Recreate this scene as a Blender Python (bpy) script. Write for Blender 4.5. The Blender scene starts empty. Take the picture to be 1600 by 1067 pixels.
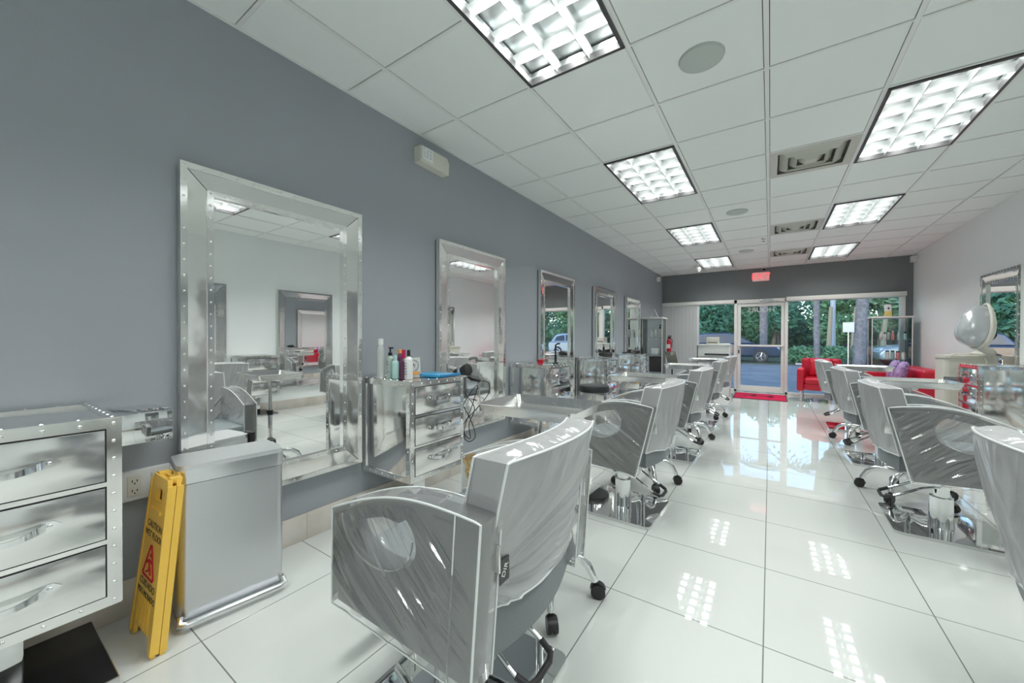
import bpy, bmesh, math, random
from mathutils import Vector, Matrix, noise
random.seed(7)
PI = math.pi
S = bpy.context.scene
COL = S.collection

# ------------------------------------------------------------------ camera, world, exposure
H = 1.1649            # camera height
CE = 2.717            # ceiling height
F_PX, TH, PITCH, ROLL = 595.54, 0.595394, -0.0072976, 0.00268711
def cam_ray(u, v):
    a, b = u - 800.0, v - 533.5
    cr, sr = math.cos(ROLL), math.sin(ROLL)
    x, y = a * cr + b * sr, -a * sr + b * cr
    r, z2 = x / F_PX, -y / F_PX
    cp, sp = math.cos(PITCH), math.sin(PITCH)
    d, z = cp - z2 * sp, sp + z2 * cp
    s, c = math.sin(TH), math.cos(TH)
    return Vector((r * c - d * s, r * s + d * c, z))
fw = cam_ray(800, 533.5)
rt = (cam_ray(900, 533.5) - fw).normalized()
upv = (cam_ray(800, 433.5) - fw).normalized()
cam = bpy.data.cameras.new('camera')
cam.sensor_width = 36.0
cam.lens = F_PX / 1600 * 36
cam.clip_start, cam.clip_end = 0.05, 400
camo = bpy.data.objects.new('camera', cam)
COL.objects.link(camo)
m = Matrix((rt, upv, -fw.normalized())).transposed().to_4x4()
m.translation = (0, 0, H)
camo.matrix_world = m
S.camera = camo

W = bpy.data.worlds.new('sky')
S.world = W
W.use_nodes = True
nt = W.node_tree
bg = nt.nodes['Background']
sky = nt.nodes.new('ShaderNodeTexSky')
sky.sky_type = 'NISHITA'
sky.sun_disc = False
sky.sun_elevation = math.radians(24)
sky.sun_rotation = math.radians(200)
sky.dust_density = 0.6
sky.ozone_density = 2.0
nt.links.new(sky.outputs[0], bg.inputs[0])
bg.inputs[1].default_value = 0.40

LAMP, SPREAD = 24.0, 150.0   # watts and beam angle of each louver ceiling light
S.view_settings.view_transform = 'Standard'
S.view_settings.look = 'None'
S.view_settings.gamma = 1.0
S.view_settings.use_curve_mapping = False
S.view_settings.exposure = 0.1
S.cycles.max_bounces = 14
S.cycles.diffuse_bounces = 6
S.cycles.glossy_bounces = 8
S.cycles.transparent_max_bounces = 24
S.cycles.transmission_bounces = 10
S.cycles.use_denoising = True
S.cycles.sample_clamp_indirect = 8
S.cycles.blur_glossy = 0.3
S.cycles.caustics_reflective = True

# ------------------------------------------------------------------ materials
def srgb(*c):
    return tuple(((x / 255) / 12.92 if x / 255 <= 0.04045 else ((x / 255 + 0.055) / 1.055) ** 2.4) for x in c) + (1.0,)
def mat(name, color, rough=0.5, metal=0.0, spec=0.5, trans=0.0, bump=None, coat=0.0, ior=None, var=None, emit=None):
    """principled; bump=(scale,strength,stretch) ; var=(scale,color2)"""
    mm = bpy.data.materials.new(name)
    mm.use_nodes = True
    n, l = mm.node_tree.nodes, mm.node_tree.links
    p = n['Principled BSDF']
    p.inputs['Base Color'].default_value = color
    p.inputs['Roughness'].default_value = rough
    p.inputs['Metallic'].default_value = metal
    p.inputs['Specular IOR Level'].default_value = spec
    p.inputs['Transmission Weight'].default_value = trans
    p.inputs['Coat Weight'].default_value = coat
    if ior: p.inputs['IOR'].default_value = ior
    if emit:
        p.inputs['Emission Color'].default_value = emit[0]
        p.inputs['Emission Strength'].default_value = emit[1]
    tc = n.new('ShaderNodeTexCoord')
    if bump:
        mp = n.new('ShaderNodeMapping'); mp.inputs['Scale'].default_value = bump[2] if len(bump) > 2 else (1, 1, 1)
        l.new(tc.outputs['Object'], mp.inputs['Vector'])
        t = n.new('ShaderNodeTexNoise'); t.inputs['Scale'].default_value = bump[0]; t.inputs['Detail'].default_value = 3
        l.new(mp.outputs[0], t.inputs['Vector'])
        b = n.new('ShaderNodeBump'); b.inputs['Strength'].default_value = bump[1]
        b.inputs['Distance'].default_value = bump[3] if len(bump) > 3 else 0.02
        l.new(t.outputs['Fac'], b.inputs['Height']); l.new(b.outputs[0], p.inputs['Normal'])
    if var:
        t = n.new('ShaderNodeTexNoise'); t.inputs['Scale'].default_value = var[0]; t.inputs['Detail'].default_value = 5
        l.new(tc.outputs['Object'], t.inputs['Vector'])
        mx = n.new('ShaderNodeMix'); mx.data_type = 'RGBA'
        mx.inputs['A'].default_value = color; mx.inputs['B'].default_value = var[1]
        rp = n.new('ShaderNodeMapRange'); rp.inputs['From Min'].default_value = 0.35; rp.inputs['From Max'].default_value = 0.65
        l.new(t.outputs['Fac'], rp.inputs['Value']); l.new(rp.outputs[0], mx.inputs['Factor'])
        l.new(mx.outputs['Result'], p.inputs['Base Color'])
    return mm
def emission(name, color, strength):
    mm = bpy.data.materials.new(name); mm.use_nodes = True
    n, l = mm.node_tree.nodes, mm.node_tree.links
    n.remove(n['Principled BSDF'])
    e = n.new('ShaderNodeEmission'); e.inputs[0].default_value = color; e.inputs[1].default_value = strength
    l.new(e.outputs[0], n['Material Output'].inputs[0])
    return mm
def thin_clear(name, haze, rough, bump, tint=(1, 1, 1, 1), ior=1.5, hazecol=(.9, .92, .93, 1)):
    """thin clear sheet: see-through, fresnel gloss, a little milky haze"""
    mm = bpy.data.materials.new(name); mm.use_nodes = True
    n, l = mm.node_tree.nodes, mm.node_tree.links
    n.remove(n['Principled BSDF'])
    tr = n.new('ShaderNodeBsdfTransparent'); tr.inputs[0].default_value = tint
    gl = n.new('ShaderNodeBsdfGlossy'); gl.inputs['Roughness'].default_value = rough
    fr = n.new('ShaderNodeFresnel'); fr.inputs['IOR'].default_value = ior
    mix = n.new('ShaderNodeMixShader')
    if bump:
        tc = n.new('ShaderNodeTexCoord')
        mp = n.new('ShaderNodeMapping'); mp.inputs['Scale'].default_value = bump[2]; mp.inputs['Rotation'].default_value = (0.3, 0.6, 0.2)
        l.new(tc.outputs['Object'], mp.inputs[0])
        t = n.new('ShaderNodeTexNoise'); t.inputs['Scale'].default_value = bump[0]; t.inputs['Detail'].default_value = 2
        l.new(mp.outputs[0], t.inputs['Vector'])
        b = n.new('ShaderNodeBump'); b.inputs['Strength'].default_value = bump[1]; b.inputs['Distance'].default_value = 0.02
        l.new(t.outputs['Fac'], b.inputs['Height'])
        l.new(b.outputs[0], gl.inputs['Normal']); l.new(b.outputs[0], fr.inputs['Normal'])
    l.new(fr.outputs[0], mix.inputs[0]); l.new(tr.outputs[0], mix.inputs[1]); l.new(gl.outputs[0], mix.inputs[2])
    last = mix
    if haze:
        df = n.new('ShaderNodeBsdfDiffuse'); df.inputs[0].default_value = hazecol
        m2 = n.new('ShaderNodeMixShader'); m2.inputs[0].default_value = haze
        l.new(mix.outputs[0], m2.inputs[1]); l.new(df.outputs[0], m2.inputs[2]); last = m2
    l.new(last.outputs[0], n['Material Output'].inputs[0])
    return mm

CHROME = mat('polished_steel', (.88, .875, .86, 1), .10, 1.0, bump=(4, .10, (1, 1, 1), .02))
FRAMEC = mat('soft_polished_steel', (.93, .92, .90, 1), .09, 1.0, bump=(3, .16, (1, 1, 1), .02))
DENTED = mat('hand_hammered_steel', (.86, .86, .85, 1), .13, 1.0, bump=(2.2, .13, (1, 1, 1), .02))
PLATE = mat('mirror_polished_plate', (.74, .75, .75, 1), .03, 1.0)
TUBE = mat('chrome_tube', (.85, .86, .87, 1), .06, 1.0)
ALU = mat('tray_aluminium', (.80, .80, .79, 1), .22, 1.0, bump=(30, .05))
MIRROR = mat('mirror_glass', (.96, .965, .96, 1), .0, 1.0)
BLACK = mat('black_plastic', (.02, .02, .022, 1), .35)
RUBBER = mat('black_rubber', (.03, .03, .032, 1), .55)
DARK = mat('dark_board', (.035, .035, .035, 1), .5)
VINYL = mat('grey_vinyl', srgb(112, 118, 122), .42, bump=(140, .12))
SEATV = mat('pale_grey_vinyl', srgb(140, 149, 153), .42, bump=(140, .12))
CLEAR = thin_clear('clear_plastic_cover', .15, .09, None, ior=2.5)
CLEARB = thin_clear('clear_plastic_back_cover', .38, .10, None, ior=2.4)
PIPE = mat('white_piping', srgb(226, 230, 230), .35)
STEEL = mat('brushed_steel', (.66, .67, .69, 1), .34, 1.0)
LIDS = mat('satin_lid_steel', (.80, .81, .83, 1), .42, .85)
STEELS = mat('smooth_steel', (.76, .77, .79, 1), .24, 1.0)
YEL = mat('yellow_plastic', srgb(248, 202, 88), .38)
INK = mat('black_ink', (.02, .02, .02, 1), .5)
REDINK = mat('red_ink', srgb(190, 24, 44), .5)
WHITEP = mat('white_plastic', srgb(226, 228, 226), .4)
CREAM = mat('cream_plastic', srgb(218, 216, 205), .4)
FRAMEW = mat('white_aluminium', srgb(234, 234, 229), .4)
REDL = mat('red_leather', srgb(196, 26, 52), .38, bump=(60, .1))
PURP = mat('purple_print', srgb(140, 100, 170), .5, var=(26, srgb(196, 176, 216)))
GLASS = thin_clear('window_glass', 0, .0, None, (.93, .96, .97, 1), 1.45)
CASEG = thin_clear('shelf_glass', .04, .0, None, (.93, .97, .96, 1), 1.5, (.75, .9, .88, 1))
TINTG = mat('frosted_clear_hood', (.55, .58, .6, 1), .2, 0.3)

def wall_mat(name, c, c2):
    return mat(name, c, .42, spec=.35, bump=(160, .06), var=(1.1, c2))
WALLD = wall_mat('slate_grey_paint', srgb(158, 163, 169), srgb(161, 166, 172))
WALLF = wall_mat('charcoal_paint', srgb(124, 129, 131), srgb(127, 132, 134))
WALLW = wall_mat('white_paint', srgb(242, 246, 246), srgb(244, 248, 248))
TILEC = mat('ceiling_tile', srgb(236, 240, 238), .9, spec=.1, bump=(220, .1))
TBAR = mat('ceiling_bar', srgb(230, 232, 230), .5)
BASEM = mat('marble_base', srgb(216, 211, 203), .25, var=(5, srgb(200, 192, 182)))

def floor_mat():
    mm = bpy.data.materials.new('polished_porcelain'); mm.use_nodes = True
    n, l = mm.node_tree.nodes, mm.node_tree.links
    p = n['Principled BSDF']; p.inputs['Roughness'].default_value = .02; p.inputs['Specular IOR Level'].default_value = .62
    tc = n.new('ShaderNodeTexCoord'); sp = n.new('ShaderNodeSeparateXYZ'); l.new(tc.outputs['Object'], sp.inputs[0])
    def math_(op, a, b=None):
        q = n.new('ShaderNodeMath'); q.operation = op
        for i, v in enumerate((a, b)):
            if v is None: continue
            if isinstance(v, (int, float)): q.inputs[i].default_value = v
            else: l.new(v, q.inputs[i])
        return q.outputs[0]
    T = .5951
    def line(o, x0):
        f = math_('FRACT', math_('DIVIDE', math_('SUBTRACT', o, x0 - 50 * T), T))
        return math_('LESS_THAN', math_('MINIMUM', f, math_('SUBTRACT', 1.0, f)), .0022 / T)
    g = math_('MAXIMUM', line(sp.outputs[0], -.6097), line(sp.outputs[1], 1.7275))
    ns = n.new('ShaderNodeTexNoise'); ns.inputs['Scale'].default_value = 1.6; ns.inputs['Detail'].default_value = 7
    mp = n.new('ShaderNodeMapping'); mp.inputs['Scale'].default_value = (2.6, .7, 1); l.new(tc.outputs['Object'], mp.inputs[0]); l.new(mp.outputs[0], ns.inputs['Vector'])
    mx = n.new('ShaderNodeMix'); mx.data_type = 'RGBA'; mx.inputs['A'].default_value = srgb(205, 209, 206); mx.inputs['B'].default_value = srgb(211, 215, 212)
    l.new(ns.outputs['Fac'], mx.inputs['Factor'])
    m2 = n.new('ShaderNodeMix'); m2.data_type = 'RGBA'; m2.inputs['B'].default_value = srgb(120, 122, 120)
    l.new(g, m2.inputs['Factor']); l.new(mx.outputs['Result'], m2.inputs['A']); l.new(m2.outputs['Result'], p.inputs['Base Color'])
    return mm
FLOORM = floor_mat()

# ------------------------------------------------------------------ mesh builder
class MB:
    def __init__(s): s.v, s.f, s.mi, s.cur = [], [], [], 0
    def add(s, vs, fs):
        o = len(s.v); s.v += [tuple(x) for x in vs]
        for f in fs: s.f.append([i + o for i in f]); s.mi.append(s.cur)
        return s
    def box(s, x0, x1, y0, y1, z0, z1, b=0.0):
        if b <= 0:
            vs = [(x, y, z) for x in (x0, x1) for y in (y0, y1) for z in (z0, z1)]
            return s.add(vs, [(0, 1, 3, 2), (4, 6, 7, 5), (0, 4, 5, 1), (2, 3, 7, 6), (0, 2, 6, 4), (1, 5, 7, 3)])
        bm = bmesh.new()
        bmesh.ops.create_cube(bm, size=1)
        for v in bm.verts:
            v.co = Vector(((x0 + x1) / 2 + v.co.x * (x1 - x0), (y0 + y1) / 2 + v.co.y * (y1 - y0), (z0 + z1) / 2 + v.co.z * (z1 - z0)))
        b = min(b, .49 * min(x1 - x0, y1 - y0, z1 - z0))
        bmesh.ops.bevel(bm, geom=list(bm.edges), offset=b, segments=3 if b > .006 else 2, profile=.5, affect='EDGES')
        return s.bm(bm)
    def bm(s, bm, M=None):
        bm.verts.index_update()
        s.add([(M @ v.co if M else v.co) for v in bm.verts], [[v.index for v in f.verts] for f in bm.faces]); bm.free(); return s
    def cyl(s, p0, p1, r0, r1=None, n=20, cap=True):
        r1 = r0 if r1 is None else r1
        p0, p1 = Vector(p0), Vector(p1); d = (p1 - p0).normalized()
        a = d.orthogonal().normalized(); b = d.cross(a)
        vs = []
        for p, r in ((p0, r0), (p1, r1)):
            for i in range(n):
                t = 2 * PI * i / n; vs.append(p + a * math.cos(t) * r + b * math.sin(t) * r)
        fs = [(i, (i + 1) % n, n + (i + 1) % n, n + i) for i in range(n)]
        if cap: fs += [tuple(range(n))[::-1], tuple(range(n, 2 * n))]
        return s.add(vs, fs)
    def tube(s, pts, r, n=8, closed=False, flat=None):
        pts = [Vector(p) for p in pts]; N = len(pts)
        vs, fs = [], []
        a = None
        for i, p in enumerate(pts):
            if closed: d = pts[(i + 1) % N] - pts[i - 1]
            else: d = pts[min(i + 1, N - 1)] - pts[max(i - 1, 0)]
            d = d.normalized() if d.length > 1e-9 else Vector((0, 0, 1))
            if a is None: a = d.orthogonal().normalized()
            a = (a - d * a.dot(d)); a = a.normalized() if a.length > 1e-6 else d.orthogonal().normalized()
            b = d.cross(a)
            rr = r[i] if isinstance(r, (list, tuple)) else r
            for k in range(n):
                t = 2 * PI * k / n; vs.append(p + a * math.cos(t) * rr + b * math.sin(t) * rr)
        for i in range(N if closed else N - 1):
            j = (i + 1) % N
            for k in range(n): fs.append((i * n + k, i * n + (k + 1) % n, j * n + (k + 1) % n, j * n + k))
        if not closed: fs += [tuple(range(n))[::-1], tuple(range((N - 1) * n, N * n))]
        return s.add(vs, fs)
    def lathe(s, prof, c=(0, 0, 0), n=24, M=None):
        vs, fs = [], []
        for r, z in prof:
            for k in range(n):
                t = 2 * PI * k / n; q = Vector((r * math.cos(t), r * math.sin(t), z))
                vs.append((M @ q if M else q) + Vector(c))
        for i in range(len(prof) - 1):
            for k in range(n): fs.append((i * n + k, i * n + (k + 1) % n, (i + 1) * n + (k + 1) % n, (i + 1) * n + k))
        if prof[0][0] > 1e-6: fs.append(tuple(range(n))[::-1])
        if prof[-1][0] > 1e-6: fs.append(tuple(range((len(prof) - 1) * n, len(prof) * n)))
        return s.add(vs, fs)
    def prism(s, poly, fn, t0, t1):
        """poly: 2-D points, fn(a,b,t)->xyz"""
        n = len(poly)
        vs = [fn(a, b, t0) for a, b in poly] + [fn(a, b, t1) for a, b in poly]
        return s.add(vs, [tuple(range(n))[::-1], tuple(range(n, 2 * n))] + [(i, (i + 1) % n, n + (i + 1) % n, n + i) for i in range(n)])
    def grid(s, fn, nu, nv, closed_u=False):
        vs = [fn(i / nu, j / nv) for j in range(nv + 1) for i in range(nu + (0 if closed_u else 1))]
        w = nu if closed_u else nu + 1
        return s.add(vs, [(j * w + i, j * w + (i + 1) % w, (j + 1) * w + (i + 1) % w, (j + 1) * w + i) for j in range(nv) for i in range(nu)])
    def stud(s, c, nrm, r=.005, n=7):
        c, d = Vector(c), Vector(nrm).normalized(); a = d.orthogonal().normalized(); b = d.cross(a)
        vs = []
        for rr, hh in ((1, 0), (.75, .45), (.3, .66)):
            for k in range(n):
                t = 2 * PI * k / n; vs.append(c + (a * math.cos(t) + b * math.sin(t)) * r * rr + d * r * hh)
        fs = [(i * n + k, i * n + (k + 1) % n, (i + 1) * n + (k + 1) % n, (i + 1) * n + k) for i in range(2) for k in range(n)] + [tuple(range(2 * n, 3 * n))]
        return s.add(vs, fs)
    def studs(s, a, b, step, nrm, r=.005):
        a, b = Vector(a), Vector(b); k = max(1, round((b - a).length / step))
        for i in range(k + 1): s.stud(a.lerp(b, i / k), nrm, r)
        return s
    def ball(s, c, r, sc=(1, 1, 1), nu=16, nv=10):
        c = Vector(c)
        return s.grid(lambda u, v: c + Vector((r * sc[0] * math.sin(PI * v) * math.cos(2 * PI * u), r * sc[1] * math.sin(PI * v) * math.sin(2 * PI * u), -r * sc[2] * math.cos(PI * v))), nu, nv, True)
    def build(s, name, mats, parent=None, label=None, smooth=True, angle=38, flip=True):
        me = bpy.data.meshes.new(name)
        me.from_pydata(s.v, [], s.f)
        if not isinstance(mats, (list, tuple)): mats = [mats]
        for q in mats: me.materials.append(q)
        if len(mats) > 1: me.polygons.foreach_set('material_index', s.mi)
        bm = bmesh.new(); bm.from_mesh(me)
        bmesh.ops.remove_doubles(bm, verts=bm.verts, dist=1e-6)
        if flip: bmesh.ops.recalc_face_normals(bm, faces=bm.faces)
        bm.to_mesh(me); bm.free()
        if smooth:
            me.polygons.foreach_set('use_smooth', [True] * len(me.polygons))
            me.set_sharp_from_angle(angle=math.radians(angle))
        o = bpy.data.objects.new(name, me); COL.objects.link(o)
        if parent is not None: o.parent = parent
        if label: o['label'] = label
        return o
def tag(o, label, cat, group=None):
    o['label'] = label; o['category'] = cat
    if group: o['group'] = group
    return o
def thing(name, label, cat, loc=(0, 0, 0), rz=0.0, group=None):
    o = bpy.data.objects.new(name, None); COL.objects.link(o)
    o.location = loc; o.rotation_euler = (0, 0, rz); o.empty_display_size = .1
    return tag(o, label, cat, group)
def struct(o): o['kind'] = 'structure'; return o
def copy_tree(o, parent=None):
    c = o.copy(); COL.objects.link(c)
    if parent is not None: c.parent = parent
    for ch in list(o.children): copy_tree(ch, c)
    return c
def dup(o, loc, rz, label):
    c = copy_tree(o); c.location = loc; c.rotation_euler = (0, 0, rz); c['label'] = label; return c
def text(name, body, size, material, parent, M, extrude=.0006, spacing=1.0, label=None):
    cu = bpy.data.curves.new(name, 'FONT'); cu.body = body; cu.size = size; cu.extrude = extrude
    cu.align_x = 'CENTER'; cu.align_y = 'CENTER'; cu.space_character = spacing
    cu.materials.append(material); cu.resolution_u = 3
    tmp = bpy.data.objects.new(name + '_curve', cu); COL.objects.link(tmp)
    me = bpy.data.meshes.new_from_object(tmp.evaluated_get(bpy.context.evaluated_depsgraph_get()))
    bpy.data.objects.remove(tmp)
    me.name = name
    o = bpy.data.objects.new(name, me); COL.objects.link(o); o.parent = parent; o.matrix_local = M
    if label: o['label'] = label
    return o
def rotM(loc, xax, yax):
    x, y = Vector(xax).normalized(), Vector(yax).normalized(); z = x.cross(y)
    M_ = Matrix((x, y, z)).transposed().to_4x4(); M_.translation = loc; return M_

# ------------------------------------------------------------------ room shell
LX, RX, FY, BY = -2.23, 2.175, 9.95, -3.6
struct(MB().box(LX - .2, RX + .2, BY - .2, FY + .1, -.12, 0).build('floor', FLOORM, smooth=False))
XA, Y0, T = -1.8549, 1.4225, .6096
gx = [LX] + [XA + i * T for i in range(7)] + [RX]
j0 = -9
gy = [Y0 + j * T for j in range(j0, 14)]
gy = [BY] + [y for y in gy if BY + .02 < y < FY - .1] + [FY]
troffers = [(1, j) for j in (-5, -1, 3, 7, 11)] + [(4, j) for j in (-5, -1, 3, 7, 11)]
vents = [(3, 4), (3, 8), (3, 11)]
holes = set()
for i, j in troffers: holes |= {(i, j), (i, j + 1)}
holes |= set(vents)
mb = MB()
for a in range(len(gx) - 1):
    for b in range(len(gy) - 1):
        ci, cj = round((gx[a] - XA) / T) if a > 0 else -1, math.floor((gy[b] + .01 - Y0) / T)
        if b == 0: cj = math.floor((gy[1] - .05 - Y0) / T)
        if (ci, cj) in holes: continue
        mb.box(gx[a] + .0155, gx[a + 1] - .0155, gy[b] + .0115, gy[b + 1] - .0115, CE + .006, CE + .03)
mb.cur = 1
for x in gx[1:-1]: mb.box(x - .012, x + .012, BY, FY, CE, CE + .012)
for y in gy[1:-1]:
    for a in range(len(gx) - 1):
        cj = round((y - Y0) / T); ci = round((gx[a] - XA) / T) if a > 0 else -1
        if (ci, cj) in holes and (ci, cj - 1) in holes and (ci, cj) not in vents and (ci, cj) not in [(i, j) for i, j in troffers]: continue
        mb.box(gx[a], gx[a + 1], y - .008, y + .008, CE + .001, CE + .012)
mb.box(LX, LX + .02, BY, FY, CE, CE + .01); mb.box(RX - .02, RX, BY, FY, CE, CE + .01)
struct(mb.build('ceiling', [TILEC, TBAR], smooth=False))
struct(MB().box(LX - .3, RX + .3, BY - .2, FY + .2, CE + .22, CE + .26).build('ceiling_slab', DARK, smooth=False))  # coloured dark so the open tile joints show as shadow lines
struct(MB().box(LX - .15, LX, BY - .15, FY + .15, 0, CE + .22).build('wall_left', WALLD, smooth=False))
struct(MB().box(RX, RX + .15, BY - .15, FY + .15, 0, CE + .22).build('wall_right', WALLW, smooth=False))
struct(MB().box(LX, RX, BY - .15, BY, 0, CE + .22).build('wall_back', WALLW, smooth=False))
mb = MB().box(LX, RX, FY, FY + .15, 2.045, CE + .22).box(2.07, RX, FY, FY + .15, 0, 2.045)
struct(mb.build('wall_front', WALLF, smooth=False))
mb = MB(); y = BY
while y < FY - .05:
    mb.box(LX, LX + .012, y, min(y + .594, FY), 0, .15, .0015); y += .5951
struct(mb.build('baseboard_left', BASEM))
mb = MB(); y = BY
while y < FY - .05:
    mb.box(RX - .012, RX, y, min(y + .594, FY), 0, .15, .0015); y += .5951
struct(mb.build('baseboard_right', BASEM))

# storefront: frames, panes, door
FR0, FR1 = FY - .03, FY + .08
mb = MB()
for x0, x1, z0, z1 in ((LX, -2.17, 0, 2.045), (-1.44, -1.40, 0, 2.045), (-.675, -.615, 0, 2.045), (.25, .31, 0, 2.045), (2.0, 2.07, 0, 2.045)):
    mb.box(x0, x1, FR0, FR1, z0, z1, .004)
for x0, x1 in ((LX, -.62), (.26, 2.07)):
    mb.box(x0, x1, FR0, FR1, 1.965, 2.045, .004).box(x0, x1, FR0, FR1, 0, .05, .004)
mb.box(-.62, .26, FR0, FR1, 1.965, 2.045, .004)
struct(mb.build('trim_1', FRAMEW))
struct(MB().box(-2.17, -1.44, FY + .02, FY + .028, .05, 1.965).build('window_1', GLASS, smooth=False))
struct(MB().box(-1.40, -.675, FY + .02, FY + .028, .05, 1.965).build('window_2', GLASS, smooth=False))
struct(MB().box(.31, 2.0, FY + .02, FY + .028, .05, 1.965).build('window_3', GLASS, smooth=False))
mb = MB()
for a in ((-.612, -.548, .012, 1.955), (.19, .248, .012, 1.955)): mb.box(a[0], a[1], FY, FY + .05, a[2], a[3], .004)
for z0, z1 in ((.012, .14), (1.89, 1.955)): mb.box(-.55, .192, FY, FY + .05, z0, z1, .004)
dr = struct(mb.build('door_1', FRAMEW))
MB().box(-.55, .192, FY + .02, FY + .028, .138, 1.892).build('door_pane', GLASS, dr, smooth=False)
MB().box(-.6, .24, FY - .05, FY - .02, 1.005, 1.045, .01).box(-.59, -.56, FY - .03, FY + .005, 1.01, 1.04).box(.2, .23, FY - .03, FY + .005, 1.01, 1.04).build('push_bar', FRAMEW, dr)
MB().box(-.19, .06, FY - .06, FY - .002, 1.985, 2.03, .004).tube([(-.05, FY - .05, 1.98), (.1, FY - .16, 1.975), (.21, FY - .04, 1.97)], .008).build('door_closer', STEELS, dr)
MB().box(-.595, -.57, FY - .012, FY + .002, .85, .93, .003).cyl((-.582, FY - .02, .9), (-.582, FY, .9), .012).build('door_lock', BLACK, dr)
text('door_lettering', 'HOURS', .15, WHITEP, dr, rotM((-.17, FY + .017, 1.81), (-1, 0, 0), (0, 0, 1)), .0004)
tag(MB().box(LX + .01, -.68, FY - .08, FY - .032, 1.972, 2.05, .004).build('blind_headrail', FRAMEW), 'white blind headrail over the left shop window', 'blind rail')
tag(MB().box(.275, 2.075, FY - .09, FY - .032, 1.975, 2.06, .004).build('blind_headrail', FRAMEW), 'long white blind headrail over the wide right shop window', 'blind rail')
mb = MB()
for k in range(9): mb.box(-2.175 + k * .083, -2.175 + (k + 1) * .083 - .003, FY - .06, FY - .056, .03, 1.972)
BLIND = mat('blind_fabric', srgb(205, 208, 207), .7)
tag(mb.build('window_blind', BLIND, smooth=False), 'closed pale vertical blind covering the far left pane', 'blind')

# ------------------------------------------------------------------ ceiling fixtures
LOUV = mat('louver_silver', (.74, .77, .77, 1), .25, .7)
TRIMD = mat('lamp_frame', (.06, .06, .062, 1), .4)
def make_troffer():
    t = thing('ceiling_light', '', 'ceiling light', group='recessed louver ceiling lights')
    a, b = T / 2 - .012, T - .012
    mb = MB()
    for s in (-1, 1):
        mb.box(min(s * a, s * (a - .02)), max(s * a, s * (a - .02)), -b, b, -.008, .03)
        mb.box(-a, a, min(s * b, s * (b - .02)), max(s * b, s * (b - .02)), -.008, .03)
    mb.build('frame', TRIMD, t, smooth=False)
    MB().box(-a, a, -b, b, .085, .09).build('reflector_pan', LOUV, t, smooth=False)
    for k in (-1, 0, 1):
        ld = bpy.data.lights.new('lamp_tube', 'AREA'); ld.shape = 'RECTANGLE'; ld.size = .075; ld.size_y = 2 * b - .03
        ld.energy = LAMP / 3; ld.spread = math.radians(SPREAD); ld.color = (.985, 1, .972)
        lo = bpy.data.objects.new('lamp_tube', ld); COL.objects.link(lo); lo.parent = t; lo.location = (k * 2 * a / 3, 0, .08)
    mb = MB()
    for s in (-1, 1):
        mb.box(min(s * a, s * (a - .006)), max(s * a, s * (a - .006)), -b, b, .0, .075)
        mb.box(-a, a, min(s * b, s * (b - .006)), max(s * b, s * (b - .006)), .0, .075)
    def blade(p, q, w):
        # parabolic blade: thin foot, wider head
        d = (Vector(q) - Vector(p)).normalized(); nrm = Vector((-d.y, d.x, 0))
        prof = [(.002, .0), (.004, .02), (.010, .04), (.018, .055)]
        for sg in (-1, 1):
            mb.grid(lambda u, v: Vector(p).lerp(Vector(q), u) + nrm * sg * prof[round(v * 3)][0] + Vector((0, 0, prof[round(v * 3)][1])), 1, 3)
    for k in (1, 2):
        x = -a + 2 * a * k / 3; blade((x, -b, 0), (x, b, 0), 1)
    for k in range(1, 6):
        y = -b + 2 * b * k / 6; blade((-a, y, 0), (a, y, 0), 1)
    mb.build('louver', LOUV, t, flip=False)
    return t
tro = make_troffer()
tl = {(1, -5): 'louver ceiling light in the left row, farthest behind the camera', (1, -1): 'large louver ceiling light at the top centre, cut by the picture edge',
      (1, 3): 'second louver ceiling light of the left row, beyond the cut-off one', (1, 7): 'third louver ceiling light of the left row, above the stool', (1, 11): 'last louver ceiling light of the left row, by the white spotlight',
      (4, -5): 'louver ceiling light in the right row, farthest behind the camera', (4, -1): 'louver ceiling light of the right row, beside the cut-off left one', (4, 3): 'large louver ceiling light at the upper right, beside the nearest air vent',
      (4, 7): 'middle louver ceiling light of the right row', (4, 11): 'last louver ceiling light of the right row, nearest the wide window'}
first = True
for i, j in troffers:
    loc = (XA + (i + .5) * T, Y0 + (j + 1) * T, CE)
    if first: tro.location = loc; tro['label'] = tl[(i, j)]; first = False
    else: dup(tro, loc, 0, tl[(i, j)])
VENTM = mat('vent_enamel', srgb(196, 196, 186), .4)
def make_vent():
    t = thing('air_vent', '', 'air vent', group='square ceiling air diffusers')
    a = T / 2 - .01
    MB().box(-a, a, -a, a, .075, .085).build('duct_opening', mat('duct_dark', (.22, .21, .20, 1), .8), t, smooth=False)
    mb = MB()
    for (r0, r1, z0, z1) in ((a, .235, .0, .002), (.222, .165, .035, -.014), (.165, .158, -.014, .0), (.146, .100, .035, -.016), (.100, .094, -.016, .0), (.082, .040, .030, -.018), (.040, .0, -.018, -.018)):
        loop = lambda r, z: [(-r, -r, z), (r, -r, z), (r, r, z), (-r, r, z)]
        A, B = loop(r0, z0), loop(max(r1, .001), z1)
        mb.add(A + B, [(k, (k + 1) % 4, 4 + (k + 1) % 4, 4 + k) for k in range(4)])
        A2, B2 = loop(r0, z0 + .003), loop(max(r1, .001), z1 + .003)
        mb.add(A2 + B2, [(k, (k + 1) % 4, 4 + (k + 1) % 4, 4 + k) for k in range(4)])
    mb.build('louver_cone', VENTM, t, smooth=False, flip=False)
    mb = MB()
    for s in (-1, 1):
        mb.box(min(s * a, s * (a - .006)), max(s * a, s * (a - .006)), -a, a, .0, .08)
        mb.box(-a, a, min(s * a, s * (a - .006)), max(s * a, s * (a - .006)), .0, .08)
    mb.build('collar', VENTM, t, smooth=False)
    return t
vn = make_vent()
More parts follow.
